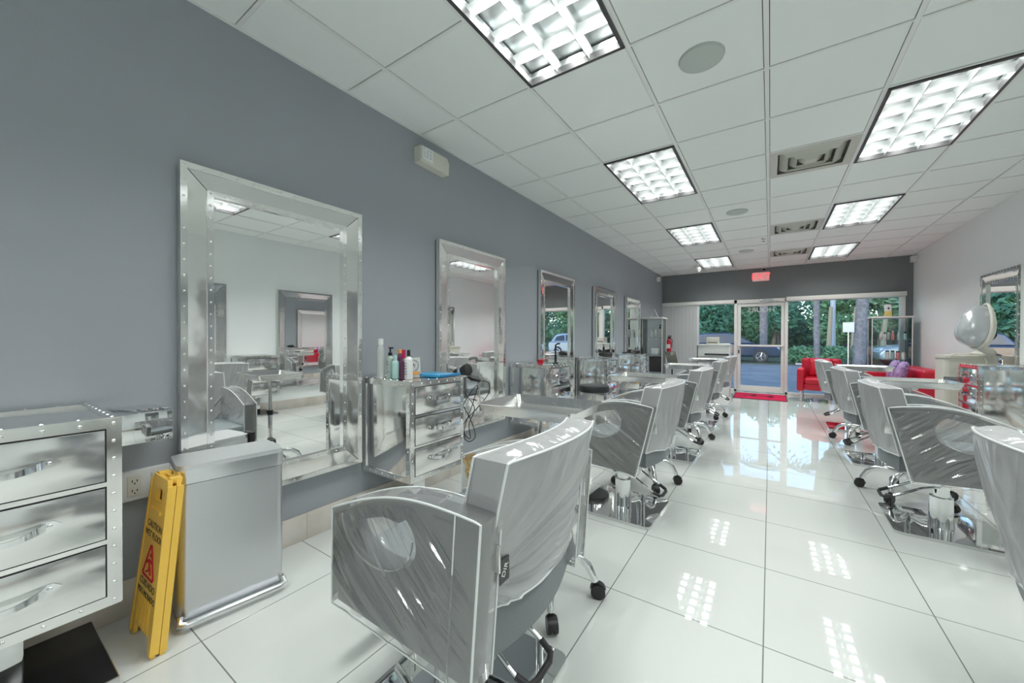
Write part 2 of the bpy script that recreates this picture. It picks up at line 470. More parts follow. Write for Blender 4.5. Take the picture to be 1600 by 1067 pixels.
vl = ['nearest square air vent, beside the large right ceiling light', 'middle square air vent in the ceiling', 'farthest square air vent, above the exit sign']
for k, (i, j) in enumerate(vents):
    loc = (XA + (i + .5) * T, Y0 + (j + .5) * T, CE)
    if k == 0: vn.location = loc; vn['label'] = vl[0]
    else: dup(vn, loc, 0, vl[k])
SPK = mat('speaker_grille', srgb(192, 200, 195), .7, bump=(900, .3))
sp0 = None
for k, (x, y) in enumerate(((-.325, 2.34), (-.345, 5.4), (-.36, 7.88))):
    lab = ['round grey ceiling speaker nearest the camera', 'middle round ceiling speaker, between two rows of lights', 'farthest round ceiling speaker, towards the door'][k]
    if sp0 is None:
        sp0 = tag(MB().lathe([(0, -.012), (.095, -.011), (.112, -.006), (.116, .006)], n=40).build('ceiling_speaker', SPK), lab, 'speaker', 'round ceiling speakers'); c = sp0
    else: c = dup(sp0, (0, 0, 0), 0, lab)
    c.location = (x, y, CE)
sprk = tag(MB().lathe([(.03, 0), (.028, -.01), (.01, -.012), (.008, -.04), (.022, -.042), (.022, -.046)], (-.095, 7.05, CE + .004), 16).build('sprinkler_head', TUBE), 'small chrome sprinkler head hanging from the ceiling', 'sprinkler')
dcam = thing('dome_camera', 'small white dome camera beside the exit sign', 'camera', (-.12, 9.82, CE))
MB().lathe([(.045, 0), (.045, -.02), (.03, -.03)], n=20).build('mount', WHITEP, dcam)
MB().ball((0, 0, -.04), .034).build('dome', BLACK, dcam)
sl = thing('spotlight', 'white spotlight fixed to the ceiling near the door', 'spotlight', (-1.30, 8.83, CE))
MB().cyl((0, 0, 0), (0, 0, -.03), .035).cyl((0, 0, -.03), (0, 0, -.06), .01).build('bracket', WHITEP, sl)
MB().cyl((-.06, .02, -.05), (.07, -.03, -.10), .035, .05).build('lamp_head', WHITEP, sl)
for loc, s, lab in (((LX, 9.4, 2.575), 1, 'small white wall speaker high on the dark left wall'), ((RX, 9.75, 2.62), -1, 'small white wall speaker high on the white right wall')):
    o = thing('wall_speaker', lab, 'speaker', loc)
    x0, x1 = sorted((0.004 * s, .08 * s))
    MB().box(x0, x1, -.05, .05, -.055, .055, .008).build('housing', WHITEP, o)
    x0, x1 = sorted((.08 * s, .084 * s))
    MB().box(x0, x1, -.04, .04, -.045, .045).build('grille', CREAM, o)

# exit sign
ex = thing('exit_sign', 'red lit EXIT sign on the charcoal header above the door', 'exit sign', (-.177, FY - .002, 2.532))
MB().box(-.155, .155, -.045, 0, -.095, .095, .012).build('housing', mat('exit_housing', srgb(235, 205, 203), .4, emit=((1, .35, .35, 1), .25)), ex)
text('exit_lettering', 'EXIT', .17, emission('exit_red', (1, .08, .1, 1), 1.6), ex, rotM((0, -.0465, 0), (1, 0, 0), (0, 0, 1)), .001)

# emergency light on the left wall
em = thing('emergency_light', 'white emergency light unit high on the dark left wall', 'emergency light', (LX, 2.12, 2.545))
MB().prism([(-.15, -.055), (.15, -.065), (.155, .03), (.13, .065), (-.02, .065), (-.15, .06)], lambda a, b, t: (t, a, b), 0.0, .07).build('housing', CREAM, em, angle=20)
MB().box(.069, .082, -.142, -.03, -.04, .058, .004).build('lens_frame', WHITEP, em)
mb = MB()
for a in range(3):
    for b in range(3): mb.box(.081, .087, -.128 + a * .03, -.106 + a * .03, -.022 + b * .024, -.004 + b * .024, .003)
mb.build('lens_cells', mat('lens', (.85, .88, .9, 1), .1, .3), em)

# ------------------------------------------------------------------ riveted mirrors
def make_mirror(name_label):
    t = thing('framed_mirror', name_label, 'mirror', group='tall riveted steel mirrors')
    w, h, fwid, d = .457, 1.595, .125, .045
    MB().box(.001, .011, -w + .004, w - .004, .004, h - .004).build('backing', BLACK, t, smooth=False)
    # four mitred flat panels
    o = [(-w, 0), (w, 0), (w, h), (-w, h)]; i = [(-w + fwid, fwid), (w - fwid, fwid), (w - fwid, h - fwid), (-w + fwid, h - fwid)]
    mb = MB()
    for k in range(4):
        k2 = (k + 1) % 4
        def sh(p, q): return (p[0] + (q[0] - p[0]) * .004, p[1] + (q[1] - p[1]) * .004)
        c = (0, h / 2)
        A, B, Cc, Dd = o[k], o[k2], i[k2], i[k]
        m1 = ((A[0] + B[0] + Cc[0] + Dd[0]) / 4, (A[1] + B[1] + Cc[1] + Dd[1]) / 4)
        A, B, Cc, Dd = (sh(p, m1) for p in (A, B, Cc, Dd))
        vs = [(d, *A), (d, *B), (.033, *Cc), (.033, *Dd), (.011, *A), (.011, *B), (.011, *Cc), (.011, *Dd)]
        mb.add(vs, [(0, 1, 2, 3), (4, 7, 6, 5), (0, 4, 5, 1), (1, 5, 6, 2), (2, 6, 7, 3), (3, 7, 4, 0)])
    mb.build('frame', FRAMEC, t, smooth=False)
    mb = MB(); s = .026
    for (y0, y1, z0, z1) in ((-w, w, 0, s), (-w, w, h - s, h), (-w, -w + s, s, h - s), (w - s, w, s, h - s)): mb.box(.03, d + .003, y0, y1, z0, z1)
    q = fwid + .002
    for (y0, y1, z0, z1) in ((-w + q - s, w - q + s, q - s, q), (-w + q - s, w - q + s, h - q, h - q + s), (-w + q - s, -w + q, q, h - q), (w - q, w - q + s, q, h - q)): mb.box(.018, .040, y0, y1, z0, z1)
    e = s / 2
    def ring(ins, x, step):
        P = [(-w + ins, ins), (w - ins, ins), (w - ins, h - ins), (-w + ins, h - ins)]
        for k in range(4):
            a, b = P[k], P[(k + 1) % 4]; n = round(math.dist(a, b) / step)
            for m_ in range(n): mb.stud((x, a[0] + (b[0] - a[0]) * m_ / n, a[1] + (b[1] - a[1]) * m_ / n), (1, 0, 0), .0055)
    ring(e, d + .003, .07); ring(q - s / 2, .040, .058)
    for s_ in (-1, 1): mb.studs((.022, s_ * (w - .002), .03), (.022, s_ * (w - .002), h - .03), .09, (0, s_, 0), .005)
    mb.build('rivet_strip', CHROME, t)
    g = fwid - .004
    MB().box(.012, .022, -w + g, w - g, g, h - g).build('mirror_pane', MIRROR, t, smooth=False)
    return t
ML = [1.037, 2.645, 4.267, 5.90, 7.42]
mlab = ['largest riveted steel mirror, on the dark wall behind the step bin', 'second riveted steel mirror, between the bottle cabinet and the stool',
        'third riveted steel mirror on the dark wall, before the black stool', 'fourth riveted steel mirror on the dark wall', 'fifth riveted steel mirror on the dark wall, beside the glass case']
mr = make_mirror(mlab[0]); mr.location = (LX + .001, ML[0], .365)
for k in range(1, 5): dup(mr, (LX + .001, ML[k], .365), 0, mlab[k])
for y, lab in ((6.63, 'riveted steel mirror on the white wall, behind the hood steamer'), (5.02, 'riveted mirror on the white wall, next nearer than the steamer mirror'),
               (3.42, 'riveted mirror on the white wall, seen reflected in the largest mirror'), (1.8, 'riveted mirror on the white wall, nearest the camera')):
    dup(mr, (RX - .001, y, .35), PI, lab)

# ------------------------------------------------------------------ riveted cabinets
def make_cabinet(lab):
    t = thing('drawer_cabinet', lab, 'cabinet', group='riveted steel drawer cabinets')
    D, w, z0, z1 = .455, .235, .30, .905
    MB().box(.0, D, -w, w, z0, z1, .003).build('body', CHROME, t)
    mb = MB(); s = .032
    for sg in (-1, 1):
        y0, y1 = sorted((sg * w, sg * (w - s)))
        mb.box(D - .001, D + .0035, y0, y1, z0, z1)
        ya, yb = sorted((sg * (w - .001), sg * (w + .0035)))
        for (x0, x1, a, b) in ((.0005, s, z0, z1), (D - s, D - .0005, z0, z1), (s, D - s, z1 - s, z1), (s, D - s, z0, z0 + s)): mb.box(x0, x1, ya, yb, a, b)
    mb.box(D - .001, D + .0035, -w + s, w - s, z1 - s, z1).box(D - .001, D + .0035, -w + s, w - s, z0, z0 + s)
    for (x0, x1, a, b) in ((.0005, D - .0005, -w + .0005, -w + s), (.0005, D - .0005, w - s, w - .0005), (.0005, s, -w + s, w - s), (D - s, D - .0005, -w + s, w - s)): mb.box(x0, x1, a, b, z1 - .001, z1 + .003)
    e = s / 2; st = .058
    for sg in (-1, 1):
        y = sg * (w + .0032)
        for zz in (z0 + e, z1 - e): mb.studs((e, y, zz), (D - e, y, zz), st, (0, sg, 0), .006)
        for xx in (e, D - e): mb.studs((xx, y, z0 + e), (xx, y, z1 - e), st, (0, sg, 0), .006)
        mb.studs((D + .003, sg * (w - e), z0 + e), (D + .003, sg * (w - e), z1 - e), st, (1, 0, 0), .006)
        mb.studs((e, sg * (w - e), z1 + .0025), (D - e, sg * (w - e), z1 + .0025), st, (0, 0, 1), .006)
    for zz in (z0 + e, z1 - e): mb.studs((D + .003, -w + e, zz), (D + .003, w - e, zz), st * 1.2, (1, 0, 0), .006)
    for xx in (e, D - e): mb.studs((xx, -w + e, z1 + .0025), (xx, w - e, z1 + .0025), st * 1.2, (0, 0, 1), .006)
    mb.build('rivet_strip', CHROME, t)
    zb = z0 + s + .004; dh = (z1 - s - .004 - zb - 2 * .022) / 3
    MB().box(D - .002, D + .001, -w + s, w - s, z0 + s, z1 - s).build('drawer_gap_shade', BLACK, t, smooth=False)  # thin black sheet standing in for the shade in the drawer gaps
    mb = MB()
    for k in (1, 2):
        zz = zb + k * dh + (k - 1) * .022; mb.box(D, D + .0035, -w + s, w - s, zz + .004, zz + .018)
    mb.build('rail', CHROME, t, smooth=False)
    for k in range(3):
        za = zb + k * (dh + .022)
        dw = MB().box(D - .02, D + .008, -w + s + .004, w - s - .004, za, za + dh, .002).build('drawer', DENTED, t)
        zc = za + dh * .55
        mb = MB()
        def hp(u, v):
            y = -.078 + .156 * u; x = D + .012 + .030 * math.sin(PI * u) ** .8; zz = zc + (v - .5) * .022 * (1 - .25 * math.sin(PI * u))
            return (x, y, zz - .012 * math.sin(PI * u))
        mb.grid(hp, 20, 1).grid(lambda u, v: tuple(Vector(hp(u, v)) + Vector((.002, 0, 0))), 20, 1)
        for sg in (-1, 1):
            mb.prism([(sg * .07, -.013), (sg * .092, -.013), (sg * .108, 0), (sg * .092, .013), (sg * .07, .013)], lambda a, b, tt: (tt, a, zc + b), D + .007, D + .0125)
            mb.stud((D + .012, sg * .085, zc), (1, 0, 0), .006)
        mb.build('handle', TUBE, dw)
    MB().box(D * .5 - .05, D * .5 + .05, -.05, .05, .045, z0 + .002, .006).build('pedestal', PLATE, t)
    MB().box(.0, D - .02, -w, w, .0, .042, .003).build('base_plate', STEELS, t)
    MB().box(.004, D - .024, -w + .004, w - .004, .042, .045).build('plate_dark_reflection', mat('dark_reflection_gloss', (.012, .012, .012, 1), .18) if 'dark_reflection_gloss' not in bpy.data.materials else bpy.data.materials['dark_reflection_gloss'], t)  # black colour stands in for the dark cabinet underside mirrored in the plate
    return t
clab = ['steel drawer cabinet cut by the left picture edge, beside the wet floor sign', 'steel drawer cabinet with bottles and a blue folder on top', 'third steel drawer cabinet on the dark wall, behind the nearest tray',
        'fourth steel drawer cabinet on the dark wall, behind the black stool', 'fifth steel drawer cabinet on the dark wall, carrying black tools']
CX = LX + .014
CY = [.078, 1.762, 3.475, 5.03, 6.66]
cb = make_cabinet(clab[0]); cb.location = (CX, CY[0], 0)
for k in range(1, 5): dup(cb, (CX, CY[k], 0), 0, clab[k])
for y, lab in ((5.93, 'steel drawer cabinet on the white wall, beside the hood steamer'), (4.3, 'steel drawer cabinet on the white wall, second from the steamer'),
               (2.55, 'steel drawer cabinet on the white wall, third from the steamer'), (.95, 'steel drawer cabinet on the white wall, nearest the camera')):
    dup(cb, (RX - .014, y, 0), PI, lab)

# wall ledge with silver clips, outlet strip
lg = thing('wall_ledge', 'small mirror-steel box ledge fixed beside the left drawer cabinet', 'ledge', (LX, .42, 0))
MB().box(.001, .235, -.085, .085, .76, .875, .002).build('box', PLATE, lg)
for k in range(4):
    mb = MB(); y = .352 + k * .032
    mb.tube([(LX + .03 + .085 * (1 - math.cos(a)) * 1.0, y + .012 * math.sin(a) + .05 * (1 - math.cos(a)) / 2, .8765 + .0042) for a in [i * PI / 12 for i in range(24)]], .0042, 6, closed=True)
    tag(mb.build('hair_clip', TUBE), 'thin silver loop clip lying on the steel ledge', 'hair clip', 'silver clips on the steel ledge')
ol = thing('outlet_strip', 'white panel of power outlets below the steel ledge', 'outlet', (LX, .50, .545))
MB().box(.001, .03, -.18, .072, -.062, .062, .004).build('panel', WHITEP, ol)
for y in (-.068, .008):
    r = MB().box(.029, .034, y - .022, y + .022, -.042, .042, .003).build('receptacle', CREAM, ol)
    mb = MB()
    for zz in (-.02, .02):
        mb.box(.0335, .0346, y - .009, y - .006, zz - .004, zz + .006).box(.0335, .0346, y + .006, y + .009, zz - .004, zz + .006).cyl((.0335, y, zz - .010), (.0346, y, zz - .010), .003, n=8)
    mb.build('socket_slots', BLACK, r)
    
# ------------------------------------------------------------------ step bin
def rrect(x0, x1, y0, y1, r, n=6):
    out = []
    for cx, cy, a0 in ((x1 - r, y1 - r, 0), (x0 + r, y1 - r, PI / 2), (x0 + r, y0 + r, PI), (x1 - r, y0 + r, 1.5 * PI)):
        for k in range(n + 1): t = a0 + PI / 2 * k / n; out.append((cx + r * math.cos(t), cy + r * math.sin(t)))
    return out
bn = thing('step_bin', 'brushed steel rectangular step bin in front of the largest mirror', 'bin', (-2.02, .705, 0), math.radians(-8.5))
XYZ = lambda a, b, t: (a, b, t)
BX, BYY = .115, .19
MB().prism(rrect(-BX, BX, -BYY, BYY, .035), XYZ, .045, .575).build('body', STEEL, bn)
MB().prism(rrect(-BX - .004, BX + .004, -BYY - .004, BYY + .004, .038), XYZ, .578, .635).build('lid_rim', STEELS, bn)
mb = MB()
mb.prism(rrect(-BX + .002, BX - .002, -BYY + .002, BYY - .002, .034), XYZ, .634, .652)
mb.build('lid', LIDS, bn)
MB().prism(rrect(-BX - .006, BX + .006, -BYY - .005, BYY + .005, .03), XYZ, .0, .045).build('base', STEELS, bn)
MB().tube([(BX, -BYY + .01, .05), (BX + .02, -BYY + .005, .032), (BX + .032, -BYY + .03, .03), (BX + .032, BYY - .03, .03), (BX + .02, BYY - .005, .032), (BX, BYY - .01, .05)], .014, 10).build('pedal', STEELS, bn)
MB().box(-BX - .01, -BX + .06, BYY - .008, BYY + .016, .60, .66, .006).build('hinge', BLACK, bn)

# ------------------------------------------------------------------ wet floor sign (folded, leaning on the bin)
sg = thing('wet_floor_sign', 'folded yellow wet floor sign leaning between cabinet and step bin', 'sign', (-1.968, .41, 0.003))
sg.rotation_euler = (math.radians(-6), 0, math.radians(1))
def sign_panel(y0, y1, feet):
    poly = [(-.13, 0)] + ([(-.10, 0), (-.085, .05), (.065, .05), (.08, 0)] if feet else []) + [(.125, 0), (.092, .585), (.075, .62), (-.085, .62), (-.10, .585)]
    # handle slot made by bridging around: build panel as strips
    mb = MB()
    lo = [p for p in poly]
    def lerpx(z, s): return (-.13 + .03 * z / .585) if s < 0 else (.125 - .033 * z / .585)
    f = lambda a, b, t: (a, t, b)
    mb.prism([(-.13, 0), (-.095, 0), (-.08, .055), (lerpx(.055, -1), .055)], f, y0, y1)
    mb.prism([(.09, 0), (.125, 0), (lerpx(.055, 1), .055), (.075, .055)], f, y0, y1)
    mb.prism([(lerpx(.055, -1), .055), (-.08, .055), (.075, .055), (lerpx(.055, 1), .055), (lerpx(.525, 1), .525), (lerpx(.525, -1), .525)], f, y0, y1)
    mb.prism([(lerpx(.525, -1), .525), (-.035, .525), (-.035, .575), (lerpx(.575, -1), .575)], f, y0, y1)
    mb.prism([(.035, .525), (lerpx(.525, 1), .525), (lerpx(.575, 1), .575), (.035, .575)], f, y0, y1)
    mb.prism([(lerpx(.575, -1), .575), (lerpx(.575, 1), .575), (.075, .62), (-.08, .62)], f, y0, y1)
    return mb
fp = sign_panel(-.012, .002, True)
for s in (-1, 1):   # raised rim
    fp.prism([(s * .128, 0.01), (s * .116, 0.01), (s * .087, .60), (s * .098, .60)], lambda a, b, t: (a, t, b), -.016, .010)
fp.prism([(-.06, .485), (.055, .485), (.05, .50), (-.05, .50)], lambda a, b, t: (a, t, b), -.02, -.01)
for k in range(7): fp.prism([(-.075 + k * .023, .06), (-.068 + k * .023, .06), (-.066 + k * .021, .17), (-.071 + k * .021, .17)], lambda a, b, t: (a, t, b), -.016, -.01)
fpo = fp.build('front_panel', YEL, sg, smooth=False)
bp_ = sign_panel(.014, .028, True)
for s in (-1, 1): bp_.prism([(s * .128, 0.01), (s * .116, 0.01), (s * .087, .60), (s * .098, .60)], lambda a, b, t: (a, t, b), .012, .033)
bp_.build('rear_panel', YEL, sg, smooth=False)
MB().box(-.075, -.045, -.006, .034, .605, .628, .004).box(.045, .075, -.006, .034, .605, .628, .004).build('hinge', YEL, sg)
for body, z, size in (('CAUTION', .432, .036), ('WET FLOOR', .395, .034), ('CUIDADO', .215, .036), ('PISO MOJADO', .178, .031)):
    o = text('lettering', body, size, INK, fpo, rotM((0, -.0125, z), (1, 0, 0), (0, 0, 1)), .0004)
tri = [(-.062, .245), (.058, .245), (-.002, .365)]
MB().tube([(a, -.0125, b) for a, b in [(-.062, .25), (-.054, .243), (.05, .243), (.058, .25), (.003, .36), (-.007, .36)]], .0042, 6, closed=True).build('warning_triangle', REDINK, fpo)
mb = MB()
mb.cyl((-.004, -.0128, .322), (-.004, -.0112, .322), .008, n=12)
for P in ([(-.005, .31), (0, .285), (-.002, .268)], [(-.002, .285), (.012, .275), (.02, .256)], [(-.002, .27), (-.014, .262), (-.03, .258)], [(-.005, .306), (-.02, .302), (-.026, .292)], [(-.003, .306), (.013, .30), (.02, .306)]):
    mb.tube([(a, -.0125, b) for a, b in P], .0042, 6)
mb.build('falling_figure', REDINK, fpo)

# ------------------------------------------------------------------ salon chairs
def nz(x, y, z=0): return noise.noise(Vector((x, y, z)))
def make_chair(lab, hero):
    t = thing('salon_chair', lab, 'chair', group='grey salon chairs under clear plastic covers')
    rb = (-.255, .345) if hero else (-.185, .35)
    RT, FT, FB = ((-.285, .735), (.250, .64), (.255, .372)) if hero else ((-.285, .752), (.215, .67), (.235, .375))
    def top_z(u):      # u 0 rear .. 1 front
        return RT[1] + (FT[1] - RT[1]) * u + .055 * math.sin(PI * min(1, max(0, u))) * (1 if not hero else .8)
    def P(u, v, off=0.0, drop=0.0):
        b = Vector((rb[0] + (FB[0] - rb[0]) * u, rb[1] + (FB[1] - rb[1]) * u - drop))
        q = Vector((RT[0] + (FT[0] - RT[0]) * u, top_z(u) + off))
        r = b.lerp(q, v); r.x += (u - .5) * 2 * off
        return r
    C = Vector((.06, .622) if hero else (.03, .655)); hb, ha = (.085, .14) if hero else (.105, .135)
    # outline loop, sampled
    N = 72
    out = []
    per = [(0, v / 10) for v in range(10)] + [(u / 26, 1) for u in range(27)] + [(1, 1 - v / 10) for v in range(1, 11)] + [(1 - u / 26, 0) for u in range(1, 26)]
    out = [P(u, v) for u, v in per]
    hole = []
    for q in out:
        a = math.atan2(q.y - C.y, q.x - C.x)
        ca, sa = math.cos(a), math.sin(a)
        r = .115 if sa < 0 else None
        hx = C.x + ha * ca
        hz = C.y + (hb * sa if sa < 0 else 0)
        if sa >= 0:
            hz = min(C.y + .1 * sa, top_z((hx - RT[0]) / (FT[0] - RT[0])) - .042)
        hole.append(Vector((hx, hz)))
    n = len(out)
    for sgn in (-1, 1):
        si, so = sgn * .272, sgn * .333
        vs = [(q.x, si, q.y) for q in out] + [(q.x, so, q.y) for q in out] + [(q.x, si, q.y) for q in hole] + [(q.x, so, q.y) for q in hole]
        fs = []
        for k in range(n):
            k2 = (k + 1) % n
            fs += [(k, k2, n + k2, n + k), (2 * n + k, 3 * n + k, 3 * n + k2, 2 * n + k2), (k, 2 * n + k, 2 * n + k2, k2), (n + k, n + k2, 3 * n + k2, 3 * n + k)]
        MB().add(vs, fs).build('arm', VINYL, t, angle=50)
        # clear cover over the arm: outer sheet, top strip, inner sheet
        seed = 3.1 * sgn + (7 if hero else 0)
        drop = .008
        def sheet(side, o):
            def fn(u, v):
                q = P(u, v, .012, drop)
                sag = 0
                d = (Vector((q.x, q.y)) - C)
                inhole = (d.x / .135) ** 2 + (d.y / .105) ** 2 < 1 and d.y < .06
                w = math.sin(PI * u) * math.sin(PI * min(1, v * 1.05)) if v < .95 else 0
                c = q.x * .62 - q.y * .78; al = q.x * .78 + q.y * .62
                wob = .5 * nz(al * 3, c * 3, seed)
                h1 = .5 - abs(nz(c * 8 + seed + wob, al * 1.3, seed))
                h2 = math.exp(-(nz(c * 15 + seed + wob, al * 1.6, seed + 5) / .12) ** 2)
                h3 = math.exp(-(nz(c * 30 + wob * 2, al * 3.0, seed + 9) / .2) ** 2)
                amp = w ** .5 * (.024 * h1 + .014 * h2 + .0045 * h3)
                return (q.x, side + o * (.012 + amp), q.y)
            return fn
        mb = MB()
        mb.grid(sheet(so, sgn), 130, 110)
        mb.grid(sheet(si, -sgn), 30, 26)
        def strip(u, v):
            q = P(u, 1, .014); return (q.x, so + sgn * .012 + (si - so - sgn * .024) * v, q.y + .004 * nz(u * 9, v * 3, seed))
        mb.grid(strip, 40, 4)
        def rear(u, v):
            q = P(0, v, .012, drop); return (q.x, so + sgn * .012 + (si - so - sgn * .024) * u, q.y)
        mb.grid(rear, 3, 20)
        mb.grid(lambda u, v: (P(1, v, .012, drop).x, so + sgn * .012 + (si - so - sgn * .024) * u, P(1, v, .012, drop).y), 3, 12)
        cv = mb.build('arm_cover', CLEAR, t, angle=180, label='clear plastic arm cover')
        mb = MB()
        for y in (so + sgn * .012, si - sgn * .012):
            mb.tube([(P(0, v / 14, .012, drop).x, y, P(0, v / 14, .012, drop).y) for v in range(15)] + [(P(u / 30, 1, .014).x, y, P(u / 30, 1, .014).y) for u in range(1, 31)] + [(P(1, 1 - v / 10, .012, drop).x, y, P(1, 1 - v / 10, .012, drop).y) for v in range(1, 11)], .0032, 6)
        mb.tube([(P(u / 30, 0, .012, drop).x, so + sgn * (.012 + .004 * nz(u * .4, seed)), P(u / 30, 0, .012, drop).y) for u in range(31)], .0026, 6)
        # seam beside the rear edge and round the arm opening
        mb.tube([(P(.13, v / 14, .012, drop).x - .0 , so + sgn * .0145, P(.13, v / 14, .012, drop).y) for v in range(15)], .0022, 6) if hero else None
        mb.tube([(C.x + (ha + .005) * math.cos(a), so + sgn * .0165, C.y + .03 + (hb + .028) * math.sin(a)) for a in [PI + PI * k / 24 for k in range(25)]], .0024, 6)
        mb.build('piping', PIPE, cv)
    # backrest
    w = .27
    def xr(y, z, th):
        return -.205 - .11 * (z - .40) / .47 - .055 * (1 - (y / w) ** 2)
    def shell(off, z0, z1, wr, seed, nu=130, nv=80, lift=0.0):
        mb = MB()
        W_ = w + off
        def face(side):
            def fn(u, v):
                y = -W_ + 2 * W_ * u; z = z0 + (z1 - z0) * v
                zz = z + (.012 * (1 - (y / W_) ** 2) * v)
                x = xr(max(-w, min(w, y)), z, 0) + (-off if side < 0 else .076 + off)
                if wr:
                    e = math.sin(PI * u) ** .4 * (1 - v ** 8)
                    t1 = y * (6 if side > 0 else 7.5) + z * 3.5 * (1 if y < 0 else -.4); 
                    if hero and side < 0:
                        t1 = math.atan2(z - .57, .33 - y) * 2.6 + .8 * nz(y * 3, z * 3, seed)
                    h1 = .5 - abs(nz(t1 + seed + .5 * nz(y * 4, z * 4, seed), z * 1.9 - y * .8, seed)); wb_ = .6 * nz(y * 4, z * 5, seed)
                    h2 = math.exp(-(nz(t1 * 2.2 + seed + wb_, z * 2.6, seed + 2) / .13) ** 2); h3 = math.exp(-(nz(t1 * 4.4 + wb_ * 2, z * 4.5, seed + 6) / .22) ** 2)
                    x += side * wr * e * (1.7 * h1 + 1.1 * h2 + .40 * h3)
                    zz -= .012 * wr / .012 * (1 - v) * (1 + nz(y * 6, seed))
                return (x, y, zz)
            return fn
        A, B = face(-1), face(1)
        mb.grid(A, nu, nv); mb.grid(B, nu, nv)
        mb.grid(lambda u, v: tuple(Vector(A(u, 1)).lerp(Vector(B(u, 1)), v) + Vector((0, 0, min(1, 10 * u * (1 - u)) * (.012 * math.sin(PI * v) + (.012 * (.4 - abs(nz(u * 22, v * 3, seed))) * math.sin(PI * v) if wr else 0))))), nu, 10)
        for uu in (0, 1): mb.grid(lambda u, v: tuple(Vector(A(uu, v)).lerp(Vector(B(uu, v)), u)), 6, nv)
        return mb, A, B
    mb, A, B = shell(0, .385, .865, 0, 0, 24, 10)
    mb.grid(lambda u, v: tuple(Vector(A(u, 0)).lerp(Vector(B(u, 0)), v)), 24, 1)
    bk = mb.build('backrest', VINYL, t)
    mb, A, B = shell(.012, .485, .872, .011, 4.2 if hero else 1.3)
    cv = mb.build('back_cover', CLEARB, t, angle=180, label='wrinkled clear plastic back cover')
    mb = MB()
    for fn in (A, B):
        mb.tube([fn(0, k / 20) for k in range(21)] + [fn(k / 40, 1) for k in range(1, 41)] + [fn(1, 1 - k / 20) for k in range(1, 21)], .0034, 6)
    mb.tube([A(k / 40, 0) for k in range(41)], .0036, 6)
    mb.build('piping', PIPE, cv)
    # bracket between arm and back
    for sgn in (-1, 1):
        mb = MB().box(-.30, -.235, sgn * .271 - .003, sgn * .271 + .003, .60, .67, .004)
        mb.stud((-.255, sgn * .274, .62), (0, sgn, 0), .006); mb.stud((-.255, sgn * .274, .65), (0, sgn, 0), .006)
        mb.build('bracket', ALU, t)
    # seat and under-body
    mb = MB().box(-.20, .275, -.268, .268, .42, .505, .028)
    mb.build('seat', SEATV, t)
    uz = .34 if hero else .385
    mb = MB()
    mb.grid(lambda u, v: (-.235 - .045 * math.sin(PI * u) + .0 * v, -.268 + .536 * u, uz + (.49 - uz) * v), 16, 1)
    mb.grid(lambda u, v: (-.235 - .045 * math.sin(PI * u) + .44 * v, -.268 + .536 * u, uz), 16, 2)
    mb.grid(lambda u, v: (-.235 - .045 * math.sin(PI * u) + (.44 + .045 * math.sin(PI * u)) * v, -.268 + .536 * u, .49), 16, 2)
    for yy in (-.268, .268): mb.add([(-.235, yy, uz), (.205, yy, uz), (.205, yy, .49), (-.235, yy, .49)], [(0, 1, 2, 3)])
    mb.add([(.205, -.268, uz), (.205, .268, uz), (.205, .268, .49), (.205, -.268, .49)], [(0, 1, 2, 3)])
    mb.build('under_frame', VINYL, t)
    # pump column, plate, lever, footrest
    MB().lathe([(.0, uz), (.11, uz), (.11, uz - .015), (.05, uz - .02), (.036, .30), (.036, .20), (.052, .198), (.054, .06), (.058, .018), (.0, .018)], n=32).build('pump_column', TUBE, t)
    MB().prism(rrect(-.25, .25, -.25, .25, .035), XYZ, .0, .018).build('base_plate', PLATE, t)
    lv = MB().tube([(-.23, -.08, .173), (-.20, -.08, .19), (-.10, -.075, .25), (-.03, -.07, .27), (.0, -.05, .275), (.0, .05, .275), (-.03, .07, .27), (-.10, .075, .25), (-.20, .08, .19), (-.23, .08, .173)], .0075, 8).build('pump_lever', TUBE, t)
    MB().tube([(-.225, -.08, .176), (-.265, -.07, .158), (-.275, -.04, .155), (-.275, .04, .155), (-.265, .07, .158), (-.225, .08, .176)], .0105, 10).build('rubber_grip', RUBBER, lv)
    fr = MB().tube([(.08, 0, .31), (.22, 0, .29), (.33, 0, .20), (.40, 0, .165)], .016, 10).build('footrest_stem', TUBE, t)
    MB().box(.375, .435, -.17, .17, .155, .19, .012).build('footrest_bar', STEELS, fr)
    return t
ch1 = make_chair('nearest plastic-covered grey salon chair, beside the nearest tray', True)
ch1.location = (-.84, 1.0, 0); ch1.rotation_euler = (0, 0, PI + .03)
# maker tag on the first chair's back
mt = MB().box(-.294, -.292, .222, .262, .565, .625).build('maker_tag', BLACK, ch1, label='small black maker tag on the back cover')
mt.location = (0, 0, 0)
text('tag_lettering', 'DIR', .022, WHITEP, mt, rotM((-.2945, .242, .595), (0, -.5, .866), (0, .866, .5)), .0004)
ch2 = make_chair('second plastic-covered salon chair of the left row, behind the nearest tray', False)
ch2.location = (-.843, 2.63, .0); ch2.rotation_euler = (0, 0, PI - .03)
for x, y, rz, lab in ((-.84, 4.13, PI, 'third plastic-covered salon chair of the left row'), (-.84, 5.76, PI + .03, 'fourth plastic-covered salon chair of the left row'), (-.84, 7.32, PI - .02, 'fifth salon chair of the left row, nearest the reception desk'),
                      (.90, 1.66, .02, 'plastic-covered salon chair cut by the right picture edge'), (.88, 3.43, -.02, 'second plastic-covered salon chair of the right row, side panel in full view'),
                      (.89, 4.96, .03, 'third plastic-covered salon chair of the right row, between two trays'), (.89, 6.62, -.03, 'farthest salon chair of the right row, by the red armchair')):
    dup(ch2, (x, y, 0), rz, lab)

